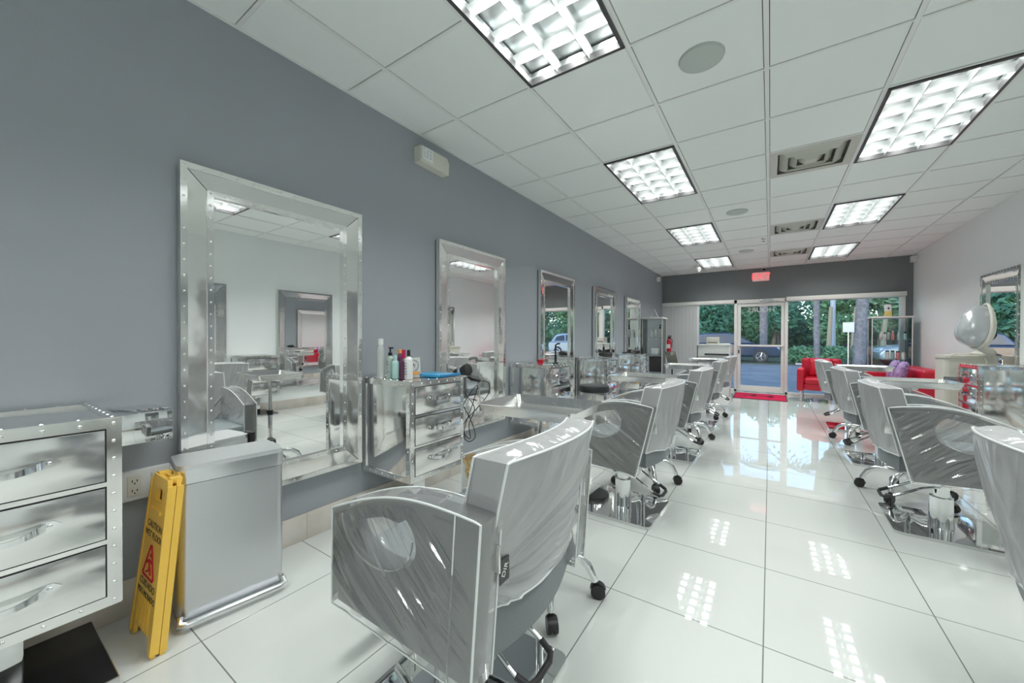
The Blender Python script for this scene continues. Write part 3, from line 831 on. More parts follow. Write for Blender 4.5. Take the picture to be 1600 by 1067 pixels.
# ------------------------------------------------------------------ tray trolleys
def make_trolley(lab):
    t = thing('tray_trolley', lab, 'trolley', group='steel tray trolleys')
    a, b, z = .235, .18, .87
    mb = MB()
    def ringp(x, y, z_, r): return [(p, q, z_) for p, q in rrect(-x, x, -y, y, r, 5)]
    rings = [ringp(a, b, z - .004, .02), ringp(a + .004, b + .004, z + .001, .024), ringp(a - .006, b - .006, z, .02), ringp(a - .02, b - .02, z - .042, .02), ringp(a - .03, b - .03, z - .045, .02)]
    under = [ringp(a - .006, b - .006, z - .006, .02), ringp(a - .017, b - .017, z - .046, .02), ringp(a - .03, b - .03, z - .049, .02)]
    n = len(rings[0])
    for R in (rings, under):
        vs = [p for r in R for p in r]
        fs = [(i * n + k, i * n + (k + 1) % n, (i + 1) * n + (k + 1) % n, (i + 1) * n + k) for i in range(len(R) - 1) for k in range(n)] + [tuple(range((len(R) - 1) * n, len(R) * n))]
        mb.add(vs, fs)
    mb.build('tray', ALU, t, flip=False)
    MB().box(-a + .035, a - .035, -.012, .012, z - .06, z - .049).box(-.012, .012, -b + .035, b - .035, z - .06, z - .049).build('tray_support', TUBE, t)
    MB().cyl((0, 0, .20), (0, 0, z - .055), .0125).cyl((0, 0, .15), (0, 0, .55), .017).build('pole', TUBE, t)
    MB().cyl((.015, 0, .53), (.045, 0, .53), .006).cyl((.04, 0, .53), (.055, 0, .53), .016).cyl((0, 0, .51), (0, 0, .55), .022).build('height_knob', BLACK, t)
    MB().lathe([(.0, .215), (.028, .215), (.036, .19), (.036, .14), (.0, .14)]).build('hub', TUBE, t)
    for k in range(5):
        an = 2 * PI * k / 5 + .35; d = Vector((math.cos(an), math.sin(an), 0))
        lg_ = MB().tube([d * .02 + Vector((0, 0, .175)), d * .10 + Vector((0, 0, .185)), d * .17 + Vector((0, 0, .175)), d * .22 + Vector((0, 0, .14)), d * .245 + Vector((0, 0, .09)), d * .25 + Vector((0, 0, .074))], .0175, 12).build('leg', TUBE, t)
        e = Vector((-d.y, d.x, 0)); c = d * .264 + Vector((0, 0, .0322))
        mb = MB()
        for s in (-1, 1): mb.cyl(c + e * s * .006, c + e * s * .021, .0320, n=20)
        mb.cyl(c + e * -.02, c + e * .02, .006, n=8)
        mb.grid(lambda u, v: c + Vector((0, 0, .036 * math.sin(PI * u))) + d * .036 * math.cos(PI * u) + e * (v - .5) * .032, 10, 2)
        mb.cyl(d * .25 + Vector((0, 0, .062)), d * .25 + Vector((0, 0, .080)), .012, n=10)
        mb.build('caster', BLACK, lg_)
    return t
tr1 = make_trolley('nearest steel tray trolley, beside the nearest salon chair')
tr1.location = (-.88, 1.535, 0); tr1.rotation_euler = (0, 0, .04)
for x, y, z, rz, lab in ((-.86, 3.2, -.0, -.05, 'second steel tray trolley of the left row'), (-.80, 4.86, -.0, .03, 'third steel tray trolley of the left row'), (-.80, 6.42, 0, -.02, 'farthest steel tray trolley of the left row'),
                      (.85, 3.98, 0, .04, 'steel tray trolley of the right row, nearest the hood steamer cabinet'), (.87, 5.78, 0, -.03, 'farther steel tray trolley of the right row')):
    dup(tr1, (x, y, 0), rz, lab)

# ------------------------------------------------------------------ black stool
st = thing('stool', 'round black swivel stool before the fourth drawer cabinet', 'stool', (-1.62, 4.02, 0))
MB().lathe([(0, .66), (.12, .66), (.16, .65), (.172, .62), (.168, .585), (.15, .575), (0, .575)], n=36).build('seat', mat('black_vinyl', (.03, .032, .034, 1), .3), st)
MB().cyl((0, 0, .12), (0, 0, .576), .016).cyl((0, 0, .10), (0, 0, .35), .022).build('post', TUBE, st)
for k in range(5):
    d = Vector((math.cos(2 * PI * k / 5), math.sin(2 * PI * k / 5), 0))
    l_ = MB().tube([Vector((0, 0, .12)), d * .12 + Vector((0, 0, .115)), d * .22 + Vector((0, 0, .07))], .014, 8).build('leg', TUBE, st)
    MB().cyl(d * .22 + Vector((0, 0, .026)) + Vector((-d.y, d.x, 0)) * -.015, d * .22 + Vector((0, 0, .026)) + Vector((-d.y, d.x, 0)) * .015, .0258, n=14).cyl(d * .22 + Vector((0, 0, .03)), d * .22 + Vector((0, 0, .07)), .008, n=8).build('caster', BLACK, l_)

# ------------------------------------------------------------------ things on the second cabinet
CT = .9085   # cabinet top
def bottle(name, lab, cat, x, y, z, r, h, body, cap, neck=.45, caph=.2, pump=False, group=None, band=None):
    o = thing(name, lab, cat, (x, y, z), 0, group)
    hb = h * (1 - caph)
    MB().lathe([(0, 0), (r * .93, 0), (r, r * .1), (r, hb * .82), (r * .9, hb * .9), (r * neck, hb * .985), (r * neck, hb), (0, hb)], n=22).build('body', body, o)
    if pump:
        MB().lathe([(0, hb), (r * .5, hb), (r * .5, hb + h * caph * .35), (r * .2, hb + h * caph * .4), (r * .2, h * .97), (0, h * .97)], n=14).box(-r * .35, r * .95, -r * .28, r * .28, h * .95, h, .002).build('pump', cap, o)
    else:
        MB().lathe([(0, hb), (r * (neck + .06), hb), (r * (neck + .04), h * .99), (0, h)], n=18).build('cap', cap, o)
    if band:
        mb = MB()
        for zz0, zz1 in band[1]: mb.lathe([(r * 1.004, hb * zz0), (r * 1.006, hb * zz0), (r * 1.006, hb * zz1), (r * 1.004, hb * zz1)], n=22)
        mb.build('label_print', band[0], o)
    return o
MINT = mat('mint_plastic', srgb(176, 214, 210), .3)
PLUM = mat('plum_plastic', srgb(104, 58, 88), .3)
SILV = mat('silver_white_can', srgb(205, 208, 208), .25, .3)
SAGE = mat('grey_green_plastic', srgb(170, 186, 180), .35)
GREYINK = mat('grey_print', srgb(90, 96, 100), .5)
MAG = mat('magenta_plastic', srgb(190, 30, 90), .35)
ORANGE = mat('amber_plastic', srgb(226, 160, 84), .4)
def marks(o, r, h, material, rows, name='label_print'):
    """small dashes of print on the camera-facing side of a bottle"""
    mb = MB()
    for zz, a0, a1 in rows:
        for k in range(a0, a1):
            an = -PI / 2 + .28 * k - .2
            mb.tube([((r + .0006) * math.cos(an + dd), (r + .0006) * math.sin(an + dd), h * zz + dd * .04) for dd in (-.1, 0, .1)], .0011, 5)
    mb.build(name, material, o)
bottle('spray_can', 'tall silver white spray can at the wall end of the bottle cabinet', 'spray can', -2.08, 1.56, CT, .026, .255, SILV, WHITEP, .62, .16)
b1 = bottle('pump_bottle', 'grey green pump bottle with a black pump on the bottle cabinet', 'bottle', -2.035, 1.60, CT, .027, .20, SAGE, BLACK, .4, .27, True)
marks(b1, .027, .2, GREYINK, [(.2, 1, 4), (.45, 0, 4), (.52, 0, 3)])
bottle('mint_bottle', 'small pale mint bottle between taller bottles', 'bottle', -1.985, 1.60, CT, .023, .15, MINT, MINT, .5, .2)
bottle('plum_bottle', 'plum bottle with a magenta cap on the bottle cabinet', 'bottle', -1.945, 1.633, CT, .023, .185, PLUM, MAG, .5, .3)
bottle('amber_bottle', 'dark bottle with an amber cap behind the plum bottle', 'bottle', -2.03, 1.672, CT, .02, .185, PLUM, ORANGE, .5, .15)
b2 = bottle('white_bottle', 'white bottle with black cap and dark zigzag print', 'bottle', -1.885, 1.622, CT, .026, .185, WHITEP, BLACK, .34, .22)
marks(b2, .026, .185, INK, [(.18, -1, 3), (.27, -1, 3), (.36, -1, 3), (.45, -1, 3), (.54, -1, 3)])
jr = thing('cream_jar', 'low amber-lidded jar between the white bottle and blue folder', 'jar', (-1.955, 1.725, CT))
MB().lathe([(0, 0), (.04, 0), (.04, .02), (0, .02)], n=24).build('body', mat('jar_glass', srgb(190, 190, 186), .2), jr)
MB().lathe([(0, .02), (.042, .02), (.042, .036), (0, .038)], n=24).build('lid', ORANGE, jr)
cd = thing('logo_card', 'white card with a round emblem standing behind the jar', 'card', (-2.05, 1.80, CT), math.radians(32))
mb = MB(); tilt = .18
cf = lambda a, b, t: (a, t + b * tilt, b)
mb.prism([(-.052, 0), (.055, 0), (.043, .125), (-.05, .118)], cf, 0, .004); mb.build('card', WHITEP, cd, smooth=False)
mb = MB()
for R_ in (.042, .036): mb.tube([cf(R_ * math.cos(a) - .002, .066 + R_ * math.sin(a), -.0006) for a in [2 * PI * k / 28 for k in range(28)]], .0012, 5, closed=True)
for P_ in ([(-.016, .084), (-.006, .05), (.004, .084)], [(.004, .084), (.012, .05), (.018, .078)], [(-.02, .064), (.016, .072)]): mb.tube([cf(a - .002, b, -.0006) for a, b in P_], .0016, 5)
mb.build('emblem', GREYINK, cd)
fo = thing('blue_folder', 'bright blue translucent folder lying along the cabinet front edge', 'folder', (-1.92, 1.872, CT + .004), math.radians(4))
BLUEP = mat('cyan_plastic', srgb(70, 170, 220), .25)
MB().box(-.12, .15, -.10, .10, 0, .006, .002).box(-.115, .14, -.095, .10, .008, .013, .002).build('cover', BLUEP, fo)
MB().box(.142, .158, -.10, .10, 0, .017, .004).build('spine', mat('deep_cyan', srgb(40, 130, 190), .3), fo)
# hair dryer hooked at the far side of the cabinet, cord hanging
hd = thing('hair_dryer', 'black hair dryer hooked on the bottle cabinet with a dangling cord', 'hair dryer', (-1.83, 2.075, .93))
MB().lathe([(0, -.08), (.032, -.078), (.038, -.06), (.036, 0), (.042, .03), (.04, .055), (0, .062)], (0, 0, 0), 20, Matrix.Rotation(math.radians(70), 4, 'Y') @ Matrix.Rotation(0, 4, 'Z')).build('barrel', BLACK, hd)
MB().lathe([(.0385, -.004), (.0415, .0), (.0415, .016), (.0385, .02)], (-.02, 0, -.008), 20, Matrix.Rotation(math.radians(70), 4, 'Y')).build('silver_band', STEELS, hd)
MB().tube([(.03, 0, -.02), (.07, .02, -.05), (.12, .05, -.065)], [.018, .019, .014], 12).build('handle', BLACK, hd)
MB().tube([(-.03, -.07, -.018), (.06, -.03, -.03), (.06, .03, -.03)], .005, 8).build('holder_ring', TUBE, hd)
P_ = []
base = Vector((.12, .05, -.065))
ctrl = [(.12, .05, -.065), (.17, .08, -.08), (.16, .09, -.16), (.10, .04, -.26), (.02, .0, -.36), (.01, -.02, -.44), (.05, .0, -.50), (.09, .03, -.46), (.05, .02, -.34), (-.01, -.02, -.2), (-.02, -.03, -.06), (.02, -.02, -.14), (.08, .03, -.26), (.04, .02, -.38), (.06, .01, -.48), (.02, -.01, -.42), (.07, .03, -.22), (.09, .05, -.10), (.03, 0, -.2), (-.01, -.02, -.34), (.03, -.01, -.47)]
def spline(c, k=8):
    c = [Vector(x) for x in c]; out = []
    for i in range(len(c) - 1):
        p0, p1, p2, p3 = c[max(i - 1, 0)], c[i], c[i + 1], c[min(i + 2, len(c) - 1)]
        for j in range(k):
            t = j / k
            out.append(.5 * (2 * p1 + (p2 - p0) * t + (2 * p0 - 5 * p1 + 4 * p2 - p3) * t * t + (3 * p1 - p0 - 3 * p2 + p3) * t ** 3))
    return out + [c[-1]]
MB().tube(spline(ctrl), .0032, 6).build('cord', BLACK, hd)

# tools on the farther cabinets
ci = thing('curling_iron', 'black curling iron standing on the third cabinet', 'curling iron', (-1.86, 3.56, CT))
MB().lathe([(0, 0), (.03, 0), (.03, .01), (.012, .015), (.012, .09), (0, .09)], n=14).build('stand', BLACK, ci)
MB().tube([(0, 0, .085), (0, 0, .19), (.012, .02, .205), (.02, .05, .205)], .009, 8).build('iron', BLACK, ci)
rb_ = thing('red_comb_case', 'small red case on the third cabinet', 'case', (-1.95, 3.40, CT))
MB().box(-.03, .03, -.02, .02, 0, .045, .008).build('case_body', REDL, rb_); MB().box(-.03, .03, -.021, .021, .03, .034).build('lid_seam', BLACK, rb_)
def small_dryer(x, y, rz, lab):
    o = thing('hair_dryer', lab, 'hair dryer', (x, y, CT + .002), rz)
    MB().lathe([(0, -.09), (.028, -.088), (.034, -.05), (.038, .03), (.034, .055), (0, .06)], (0, 0, .038), 16, Matrix.Rotation(PI / 2, 4, 'Y')).build('barrel', BLACK, o)
    MB().tube([(.0, .02, .03), (.02, .09, .016), (.03, .14, .014)], [.016, .015, .012], 10).build('handle', BLACK, o)
    MB().lathe([(.018, -.125), (.03, -.088)], (0, 0, .038), 14, Matrix.Rotation(PI / 2, 4, 'Y')).build('nozzle', BLACK, o)
    return o
small_dryer(-1.86, 5.12, .4, 'black hair dryer lying on the fourth cabinet')
small_dryer(-1.88, 6.53, 1.0, 'black hair dryer at the near end of the fifth cabinet')
small_dryer(-2.03, 6.72, 2.4, 'black hair dryer at the wall end of the fifth cabinet')
bottle('spray_bottle', 'slim black spray bottle on the fifth cabinet', 'bottle', -1.86, 6.80, CT, .022, .16, BLACK, BLACK, .4, .3, True)
bottle('yellow_bottle', 'yellow bottle standing on the floor by the glass case', 'bottle', -1.70, 7.72, .001, .05, .42, ORANGE, ORANGE, .4, .2, True)

# ------------------------------------------------------------------ far left: glass case, tablet stand, desk, extinguisher
def glass_case(lab, loc, w, d, h, levels):
    o = thing('display_case', lab, 'display case', loc)
    for nme, a in (('side_pane', (-w, -w + .005, -d, d)), ('side_pane', (w - .005, w, -d, d)), ('rear_pane', (-w, w, d - .005, d))):
        MB().box(a[0], a[1], a[2], a[3], .1, h).build(nme, CASEG, o, smooth=False)
    for zz in levels: MB().box(-w + .006, w - .006, -d + .006, d - .006, zz - .006, zz).build('shelf', CASEG, o, smooth=False)
    MB().box(-w - .02, w + .02, -d - .02, d + .02, h, h + .03, .003).build('top', WHITEP, o)
    MB().box(-w - .01, w + .01, -d - .01, d + .01, 0, .1, .003).build('base', WHITEP, o)
    mb = MB()
    for x in (-w, w):
        for y in (-d, d): mb.box(x - .006, x + .006, y - .006, y + .006, .1, h)
    mb.build('corner_post', FRAMEW, o, smooth=False)
    return o
GL = (-2.0, 8.25, 0)
glass_case('glass display case with white top in the far left corner', GL, .195, .19, 1.58, [.5, .85, 1.2])
for x, r, h, lab in ((-.06, .03, .16, 'white bottle on the left glass case, nearer the wall'), (.02, .03, .17, 'white bottle beside a black pump on the left glass case')):
    bottle('white_bottle', lab, 'bottle', GL[0] + x, GL[1], 1.2, r, h, WHITEP, WHITEP, .5, .2)
bottle('pump_bottle', 'white bottle with black pump in the left glass case', 'bottle', GL[0] + .11, GL[1], 1.2, .034, .26, WHITEP, BLACK, .5, .3, True)
o = tag(MB().box(-.07, .07, -.05, .05, 0, .13, .004).build('white_box', WHITEP), 'small white carton on the middle shelf of the left glass case', 'box'); o.location = (GL[0] + .03, GL[1] - .05, .851)
o = tag(MB().box(-.16, .16, -.12, .12, 0, .3, .004).build('dark_carton', DARK), 'dark carton on the lower shelf of the left glass case', 'box'); o.location = (GL[0] + .02, GL[1], .501)
af = tag(MB().tube([(-.07, 0, 0.006), (0, 0, .17), (.07, 0, 0.006)], .011, 6, closed=True).build('triangle_ornament', WHITEP), 'white open triangle ornament on top of the left glass case', 'ornament'); af.location = (GL[0], GL[1], 1.615)
fe = thing('fire_extinguisher', 'red fire extinguisher hung at the blind', 'fire extinguisher', (-2.04, 9.80, .82))
MB().lathe([(0, 0), (.05, 0), (.055, .02), (.055, .28), (.03, .34), (.018, .36), (0, .36)], n=20).build('cylinder', REDL, fe)
MB().box(-.02, .05, -.012, .012, .36, .40, .004).box(-.02, .07, -.012, .012, .41, .43, .004).build('valve', BLACK, fe)
MB().tube([(.02, 0, .37), (.08, 0, .33), (.07, 0, .15)], .008, 8).build('hose', BLACK, fe)
MB().box(-.045, .045, -.057, -.05, .12, .22, .002).build('label', WHITEP, fe)
MB().box(-.02, .02, .05, .082, .1, .3).build('wall_hook', BLACK, fe)
ts = thing('tablet_stand', 'dark tilted screen on a slim floor stand behind the tray trolleys', 'tablet stand', (-1.52, 7.6, 0))
MB().lathe([(0, 0), (.13, 0), (.13, .012), (.02, .02), (.012, .03), (.012, .72), (0, .72)], n=20).build('stand', BLACK, ts)
sc = MB().box(-.11, .11, -.008, .008, -.14, .14, .004).build('screen', mat('screen_dark', srgb(90, 92, 84), .2), ts)
sc.location = (0, -.02, .80); sc.rotation_euler = (-.35, 0, .9)
dk = thing('reception_desk', 'white reception desk before the left shop window', 'desk', (-.965, 8.95, 0))
MB().box(-.29, .29, -.15, .22, 0, 1.03, .006).build('cabinet', WHITEP, dk)
MB().box(-.30, .30, -.17, .24, 1.03, 1.06, .004).build('top', WHITEP, dk)
MB().box(-.292, .292, -.154, -.149, .80, .805).box(-.305, -.29, -.15, .22, 0, 1.03).build('edge_panel', BLACK, dk)
MB().box(-.16, .28, -.19, -.15, .84, .87, .004).build('front_ledge', DARK, dk)
pb = thing('card_printer', 'white box printer on the reception desk', 'printer', (-.98, 8.95, 1.061))
MB().box(-.12, .10, -.11, .11, 0, .145, .008).build('body', CREAM, pb); MB().box(-.10, .08, -.112, -.108, .03, .045).build('paper_slot', BLACK, pb)
sm = tag(MB().box(-.1, .1, -.07, .07, 0, .02, .003).build('paper_stack', WHITEP), 'stack of white papers beside the desk printer', 'papers'); sm.location = (-.78, 8.93, 1.061)
bx = tag(MB().prism(rrect(-.14, .14, -.1, .1, .02), XYZ, 0, .2).build('blue_tub', mat('blue_plastic', srgb(30, 90, 170), .4)), 'blue plastic tub standing behind the farthest left tray', 'tub'); bx.location = (-1.35, 6.95, .0)

# door mat
dm = thing('door_mat', 'red door mat lying inside the glass door', 'mat', (-.17, 9.22, 0))
MB().box(-.45, .45, -.47, .44, .0005, .012, .004).build('border', mat('mat_edge', srgb(120, 40, 60), .8), dm)
MB().box(-.425, .425, -.445, .415, .010, .0135).build('pile', mat('mat_pile', srgb(206, 40, 78), .9, spec=.1, bump=(300, .4)), dm, smooth=False)
mb = MB()
def flour(P, r): mb.tube([(x, y, .0137) for x, y in P], r, 5)
flour([(-.13, -.08), (-.16, -.02), (-.10, .05), (-.06, -.02), (-.11, -.07)], .012)
flour([(-.05, -.04), (.0, .02), (.03, -.04), (.07, .02), (.10, -.04), (.14, .0)], .007)
flour([(.17, -.09), (.14, -.03), (.2, .05), (.23, -.03), (.18, -.08)], .012)
flour([(-.27, -.06), (-.22, -.05), (-.18, -.07)], .008); flour([(-.2, .12), (-.1, .14), (-.05, .12)], .008)
mb.build('printed_flourish', INK, dm)

# ------------------------------------------------------------------ right side: sofa, armchair, steamer, basket, case
def cushion(name, mtl, parent, lab, loc, size, rot, cat=None, group=None):
    sx, sy, sz = size
    mb = MB()
    def fn(sg):
        def g(u, v):
            a, b = u * 2 - 1, v * 2 - 1
            th = (1 - abs(a) ** 2.5) ** .5 * (1 - abs(b) ** 2.5) ** .5
            k = 1 - .06 * (abs(a) * abs(b))
            return (a * sx * (1 - .05 * (1 - abs(b))) , sg * sy * th, b * sz * (1 - .05 * (1 - abs(a))))
        return g
    mb.grid(fn(1), 14, 14).grid(fn(-1), 14, 14)
    o = mb.build(name, mtl, parent, angle=120); o.location = loc; o.rotation_euler = rot
    if cat: tag(o, lab, cat, group)
    return o
sf = thing('sofa', 'red leather sofa against the white right wall', 'sofa', (1.64, 8.62, 0))
MB().box(-.42, .38, -.62, .62, .14, .40, .03).build('base', REDL, sf)
for y in (-.31, .31): MB().box(-.43, .22, y - .3, y + .3, .385, .47, .035).build('seat_cushion', REDL, sf)
MB().box(.20, .46, -.66, .66, .14, .72, .05).build('backrest', REDL, sf)
for y in (-.70, .70): MB().box(-.44, .46, y - .07, y + .07, .12, .60, .03).build('arm', REDL, sf)
for x in (-.38, .38):
    for y in (-.66, .66): MB().cyl((x, y, 0), (x, y, .13), .018).build('leg', TUBE, sf)
cushion('throw_pillow', PURP, None, 'purple patterned pillow at the far end of the red sofa', (1.70, 8.80, .655), (.18, .07, .18), (-.0, .28, PI / 2 + .1), 'pillow')
cushion('throw_pillow', PURP, None, 'purple patterned pillow at the near end of the red sofa', (1.70, 8.33, .655), (.18, .07, .18), (-.0, .28, PI / 2 - .1), 'pillow')
for o in [q for q in COL.objects if q.name.startswith('throw_pillow')]: o.rotation_euler = (math.radians(14), 0, PI / 2 + random.uniform(-.1, .1)) 
ac = thing('armchair', 'red leather armchair with chrome legs before the wide window', 'armchair', (.80, 9.28, 0), math.radians(-6))
MB().box(-.24, .24, -.36, .30, .22, .34, .03).build('base', REDL, ac)
MB().box(-.235, .235, -.38, .20, .33, .45, .04).build('seat_cushion', REDL, ac)
MB().box(-.30, .30, .17, .33, .20, .80, .05).build('backrest', REDL, ac)
for x in (-.29, .29): MB().box(x - .055, x + .055, -.37, .32, .20, .62, .03).build('arm', REDL, ac)
for x in (-.28, .28): MB().tube([(x, -.33, .20), (x, -.33, .012), (x, .28, .012), (x, .28, .20)], .012, 8).build('leg_frame', TUBE, ac)
cushion('wrapped_pillow', REDL, None, 'red pillow in clear wrap on the red armchair', (.80, 9.33, .63), (.18, .06, .17), (math.radians(-12), 0, math.radians(-6)), 'pillow')

hs = thing('hood_steamer', 'cream hooded hair steamer on a white cabinet cart', 'hair steamer', (1.875, 6.64, 0))
MB().prism(rrect(-.20, .22, -.16, .18, .05), XYZ, .05, .955).build('cart_body', CREAM, hs)
MB().prism(rrect(-.21, .23, -.17, .19, .055), XYZ, .955, .985).build('cart_top', CREAM, hs)
MB().box(-.205, -.02, -.165, -.158, .62, .74, .004).build('control_panel', mat('panel_grey', srgb(120, 124, 128), .4), hs)
mb = MB()
for x in (-.15, .17):
    for y in (-.11, .13): mb.cyl((x - .012, y, .026), (x + .012, y, .026), .0255, n=14).cyl((x, y, .03), (x, y, .055), .01, n=8)
mb.build('caster_set', BLACK, hs)
# hood: tilted cream shell with a smoky clear visor on the open side, on a curved neck
hc = Vector((.04, -.26, 1.265))
HR = Matrix.Rotation(math.radians(14), 4, 'Z') @ Matrix.Rotation(math.radians(10), 4, 'Y')
def rotp(p): return hc + HR @ Vector(p)
def egg(a):     # rim outline: narrow at the top, full below
    sa, ca = math.sin(a), math.cos(a)
    return Vector((0, ca * (.155 - .055 * max(0, sa) ** 1.5), sa * (.30 if sa > 0 else .20)))
def shellf(depth, inset):
    def fn(u, v):
        e = egg(2 * PI * u); r = math.sin(PI * v * .5)
        return rotp(Vector((depth * math.cos(PI * v * .5) ** .8 if v < 1 else 0, e.y * r * inset, e.z * r * inset - .03 * (1 - r))))
    return fn
MB().grid(shellf(.085, 1.0), 32, 12, True).build('hood_shell', CREAM, hs)
MB().grid(shellf(-.19, .93), 32, 12, True).build('visor', TINTG, hs)
MB().tube([rotp(egg(2 * PI * k / 32)) for k in range(32)], .014, 8, closed=True).build('hood_rim', CREAM, hs)
MB().tube(spline([(.10, .06, .98), (.15, -.06, .99), (.14, -.20, 1.03), rotp((.03, 0, -.17)), rotp((.06, 0, -.05)), rotp((.05, 0, .12))]), [.05 - .0007 * k for k in range(41)], 14).build('neck', CREAM, hs)
MB().lathe([(0, 0), (.05, 0), (.05, .03), (0, .035)], rotp((.085, 0, -.03)), 16, HR @ Matrix.Rotation(PI / 2, 4, 'Y')).build('knob', BLACK, hs)
MB().tube(spline([(-.14, -.10, .985), (-.08, -.08, 1.0), (.02, -.1, 1.005), (.08, -.14, .99), (.12, -.18, .92), (.10, -.185, .80)]), .009, 8).build('hose', CREAM, hs)
wb = thing('wooden_basket', 'amber wooden waste basket beside the white wall cabinet', 'basket', (1.52, 5.86, 0))
MB().lathe([(0, 0), (.11, 0), (.13, .42), (.12, .42), (.1, .02), (0, .02)], n=20).build('tub', mat('amber_wood', srgb(196, 128, 60), .5, var=(9, srgb(160, 96, 40))), wb)
MB().lathe([(.131, .40), (.136, .40), (.136, .455), (.122, .455), (.122, .40)], n=20).build('rim', mat('dark_wood', srgb(100, 88, 66), .5), wb)
GR = (1.80, 9.62, 0)
glass_case('glass display case with white top before the wide window', GR, .26, .17, 1.555, [.45, .81, 1.16])
PINK = mat('pink_label', srgb(214, 140, 140), .4)
for k, (x, h, bm_, cp, lab) in enumerate(((-.12, .15, WHITEP, WHITEP, 'white bottle, window end of the upper shelf'), (-.065, .14, WHITEP, BLACK, 'white bottle with dark cap on the upper shelf'), (-.015, .14, SAGE, WHITEP, 'grey green bottle on the upper shelf'), (.04, .17, PINK, WHITEP, 'pink bottle with white cap on the upper shelf'), (.12, .17, MINT, MINT, 'mint bottle on the upper shelf'), (.20, .15, MINT, BLACK, 'mint bottle with dark cap, wall end of the upper shelf'))):
    bottle('shelf_bottle', lab + ' of the right glass case', 'bottle', GR[0] + x, GR[1] - .02, 1.16, .022, h, bm_, cp, .55, .2, group='bottles on the upper glass shelf')
for k, (x, h, bm_, cp, lab) in enumerate(((-.03, .16, WHITEP, BLACK, 'white jar with black cap, nearest the window on the right lower glass shelf'), (.04, .16, SAGE, BLACK, 'grey jar with black cap on the lower shelf'), (.11, .15, PINK, BLACK, 'pink jar with black cap on the lower shelf'), (.18, .13, WHITEP, WHITEP, 'all white jar at the wall end of the lower shelf'))):
    bottle('shelf_jar', lab, 'jar', GR[0] + x, GR[1] - .02, .81, .028, h, bm_, cp, .85, .15, group='jars on the lower glass shelf')
tb = thing('product_carton', 'yellow and white carton on top of the right glass case', 'box', (GR[0] - .02, GR[1], 1.586))
MB().box(-.045, .045, -.03, .03, 0, .10, .002).build('yellow_half', mat('yellow_card', srgb(222, 196, 110), .5), tb)
MB().box(-.05, .04, -.03, .03, .10, .215, .002).build('white_half', WHITEP, tb)
MB().ball((.0, -.031, .15), .02, (.6, .1, 1)).build('printed_mark', INK, tb)

# ------------------------------------------------------------------ outdoors
ASPH = mat('asphalt', srgb(150, 152, 154), .6, var=(1.2, srgb(128, 130, 134)), bump=(120, .3))
struct(MB().box(-60, 70, FY + .2, 22.4, -.3, -.06).build('parking_ground', ASPH, smooth=False))
struct(MB().box(-60, 70, FY + .08, FY + 1.6, -.3, -.03).build('sidewalk', mat('concrete', srgb(170, 168, 162), .8, var=(4, srgb(158, 156, 150))), smooth=False))
struct(MB().box(1.0, 30, 22.4, 22.6, -.3, .05).box(-60, -3.6, 22.4, 22.6, -.3, .05).build('kerb', mat('kerb_concrete', srgb(190, 188, 182), .8), smooth=False))
struct(MB().box(-90, 100, 22.4, 120, -.3, -.03).build('verge_ground', mat('verge_soil', srgb(92, 96, 74), .9, var=(.8, srgb(80, 96, 70))), smooth=False))
def leaf_mat(name, c1, c2):
    return mat(name, c1, .6, var=(.9, c2))
struct(MB().box(-70, 80, 60, 60.3, -.2, 2.3).build('boundary_wall', mat('mauve_wall', srgb(120, 100, 112), .8, var=(1.5, srgb(104, 90, 100))), smooth=False))
LEAF = [leaf_mat('leaf_dark', srgb(72, 124, 104), srgb(96, 150, 116)), leaf_mat('leaf_mid', srgb(88, 138, 106), srgb(122, 168, 120)), leaf_mat('leaf_pale', srgb(136, 166, 130), srgb(110, 150, 114))]
BARK = mat('bark', srgb(120, 112, 104), .9, var=(5, srgb(150, 142, 134)))
def leaves(mb, c, rad, n, size, rng):
    for _ in range(n):
        while True:
            p = Vector((rng.uniform(-1, 1), rng.uniform(-1, 1), rng.uniform(-1, 1)))
            if .25 < p.length < 1: break
        q = Vector(c) + Vector((p.x * rad[0], p.y * rad[1], p.z * rad[2]))
        a = Vector((rng.gauss(0, 1), rng.gauss(0, 1), rng.gauss(0, 1))).normalized(); b = a.orthogonal().normalized()
        s = size * rng.uniform(.6, 1.4)
        mb.add([q - a * s, q + b * s * .45, q + a * s, q - b * s * .45], [(0, 1, 2, 3)])
def tree(lab, x, y, h, r, kind, seed, group='trees beyond the parking lot'):
    rng = random.Random(seed)
    o = thing('tree', lab, 'tree', (x, y, -.05), 0, group)
    MB().tube([(0, 0, 0), (rng.uniform(-.1, .1), 0, h * .3), (rng.uniform(-.3, .3), 0, h * .6)], [.2, .15, .08], 8).build('trunk', BARK, o)
    mb = MB()
    for k in range(9):
        a = rng.uniform(0, 2 * PI); rr = rng.uniform(.1, .7) * r
        leaves(mb, (math.cos(a) * rr, math.sin(a) * rr, h * rng.uniform(.28, .86)), (r * .55, r * .55, h * .17), 230, .24, rng)
    mb.build('crown', LEAF[kind], o, smooth=False, flip=False)
    return o
rng = random.Random(11)
for k, x in enumerate((-13, -8.5, -4, .8, 5.4, 10, 15, 20, 25)):
    tree('tall dark tree of the rear line, ' + ('far left end', 'second from left', 'third from left', 'behind the glass door', 'behind the slim palm', 'right of the lamp post', 'third from right', 'second from right', 'far right end')[k], x, 50, 7.6, 3.4, 0, 300 + k, 'rear tree line')
tdesc = ['dark', 'mid green', 'pale']
xs = [-15, -11.5, -8.2, -5.2, -2.4, .6, 3.8, 7.2, 10.8, 14.4, 18.5, 23]
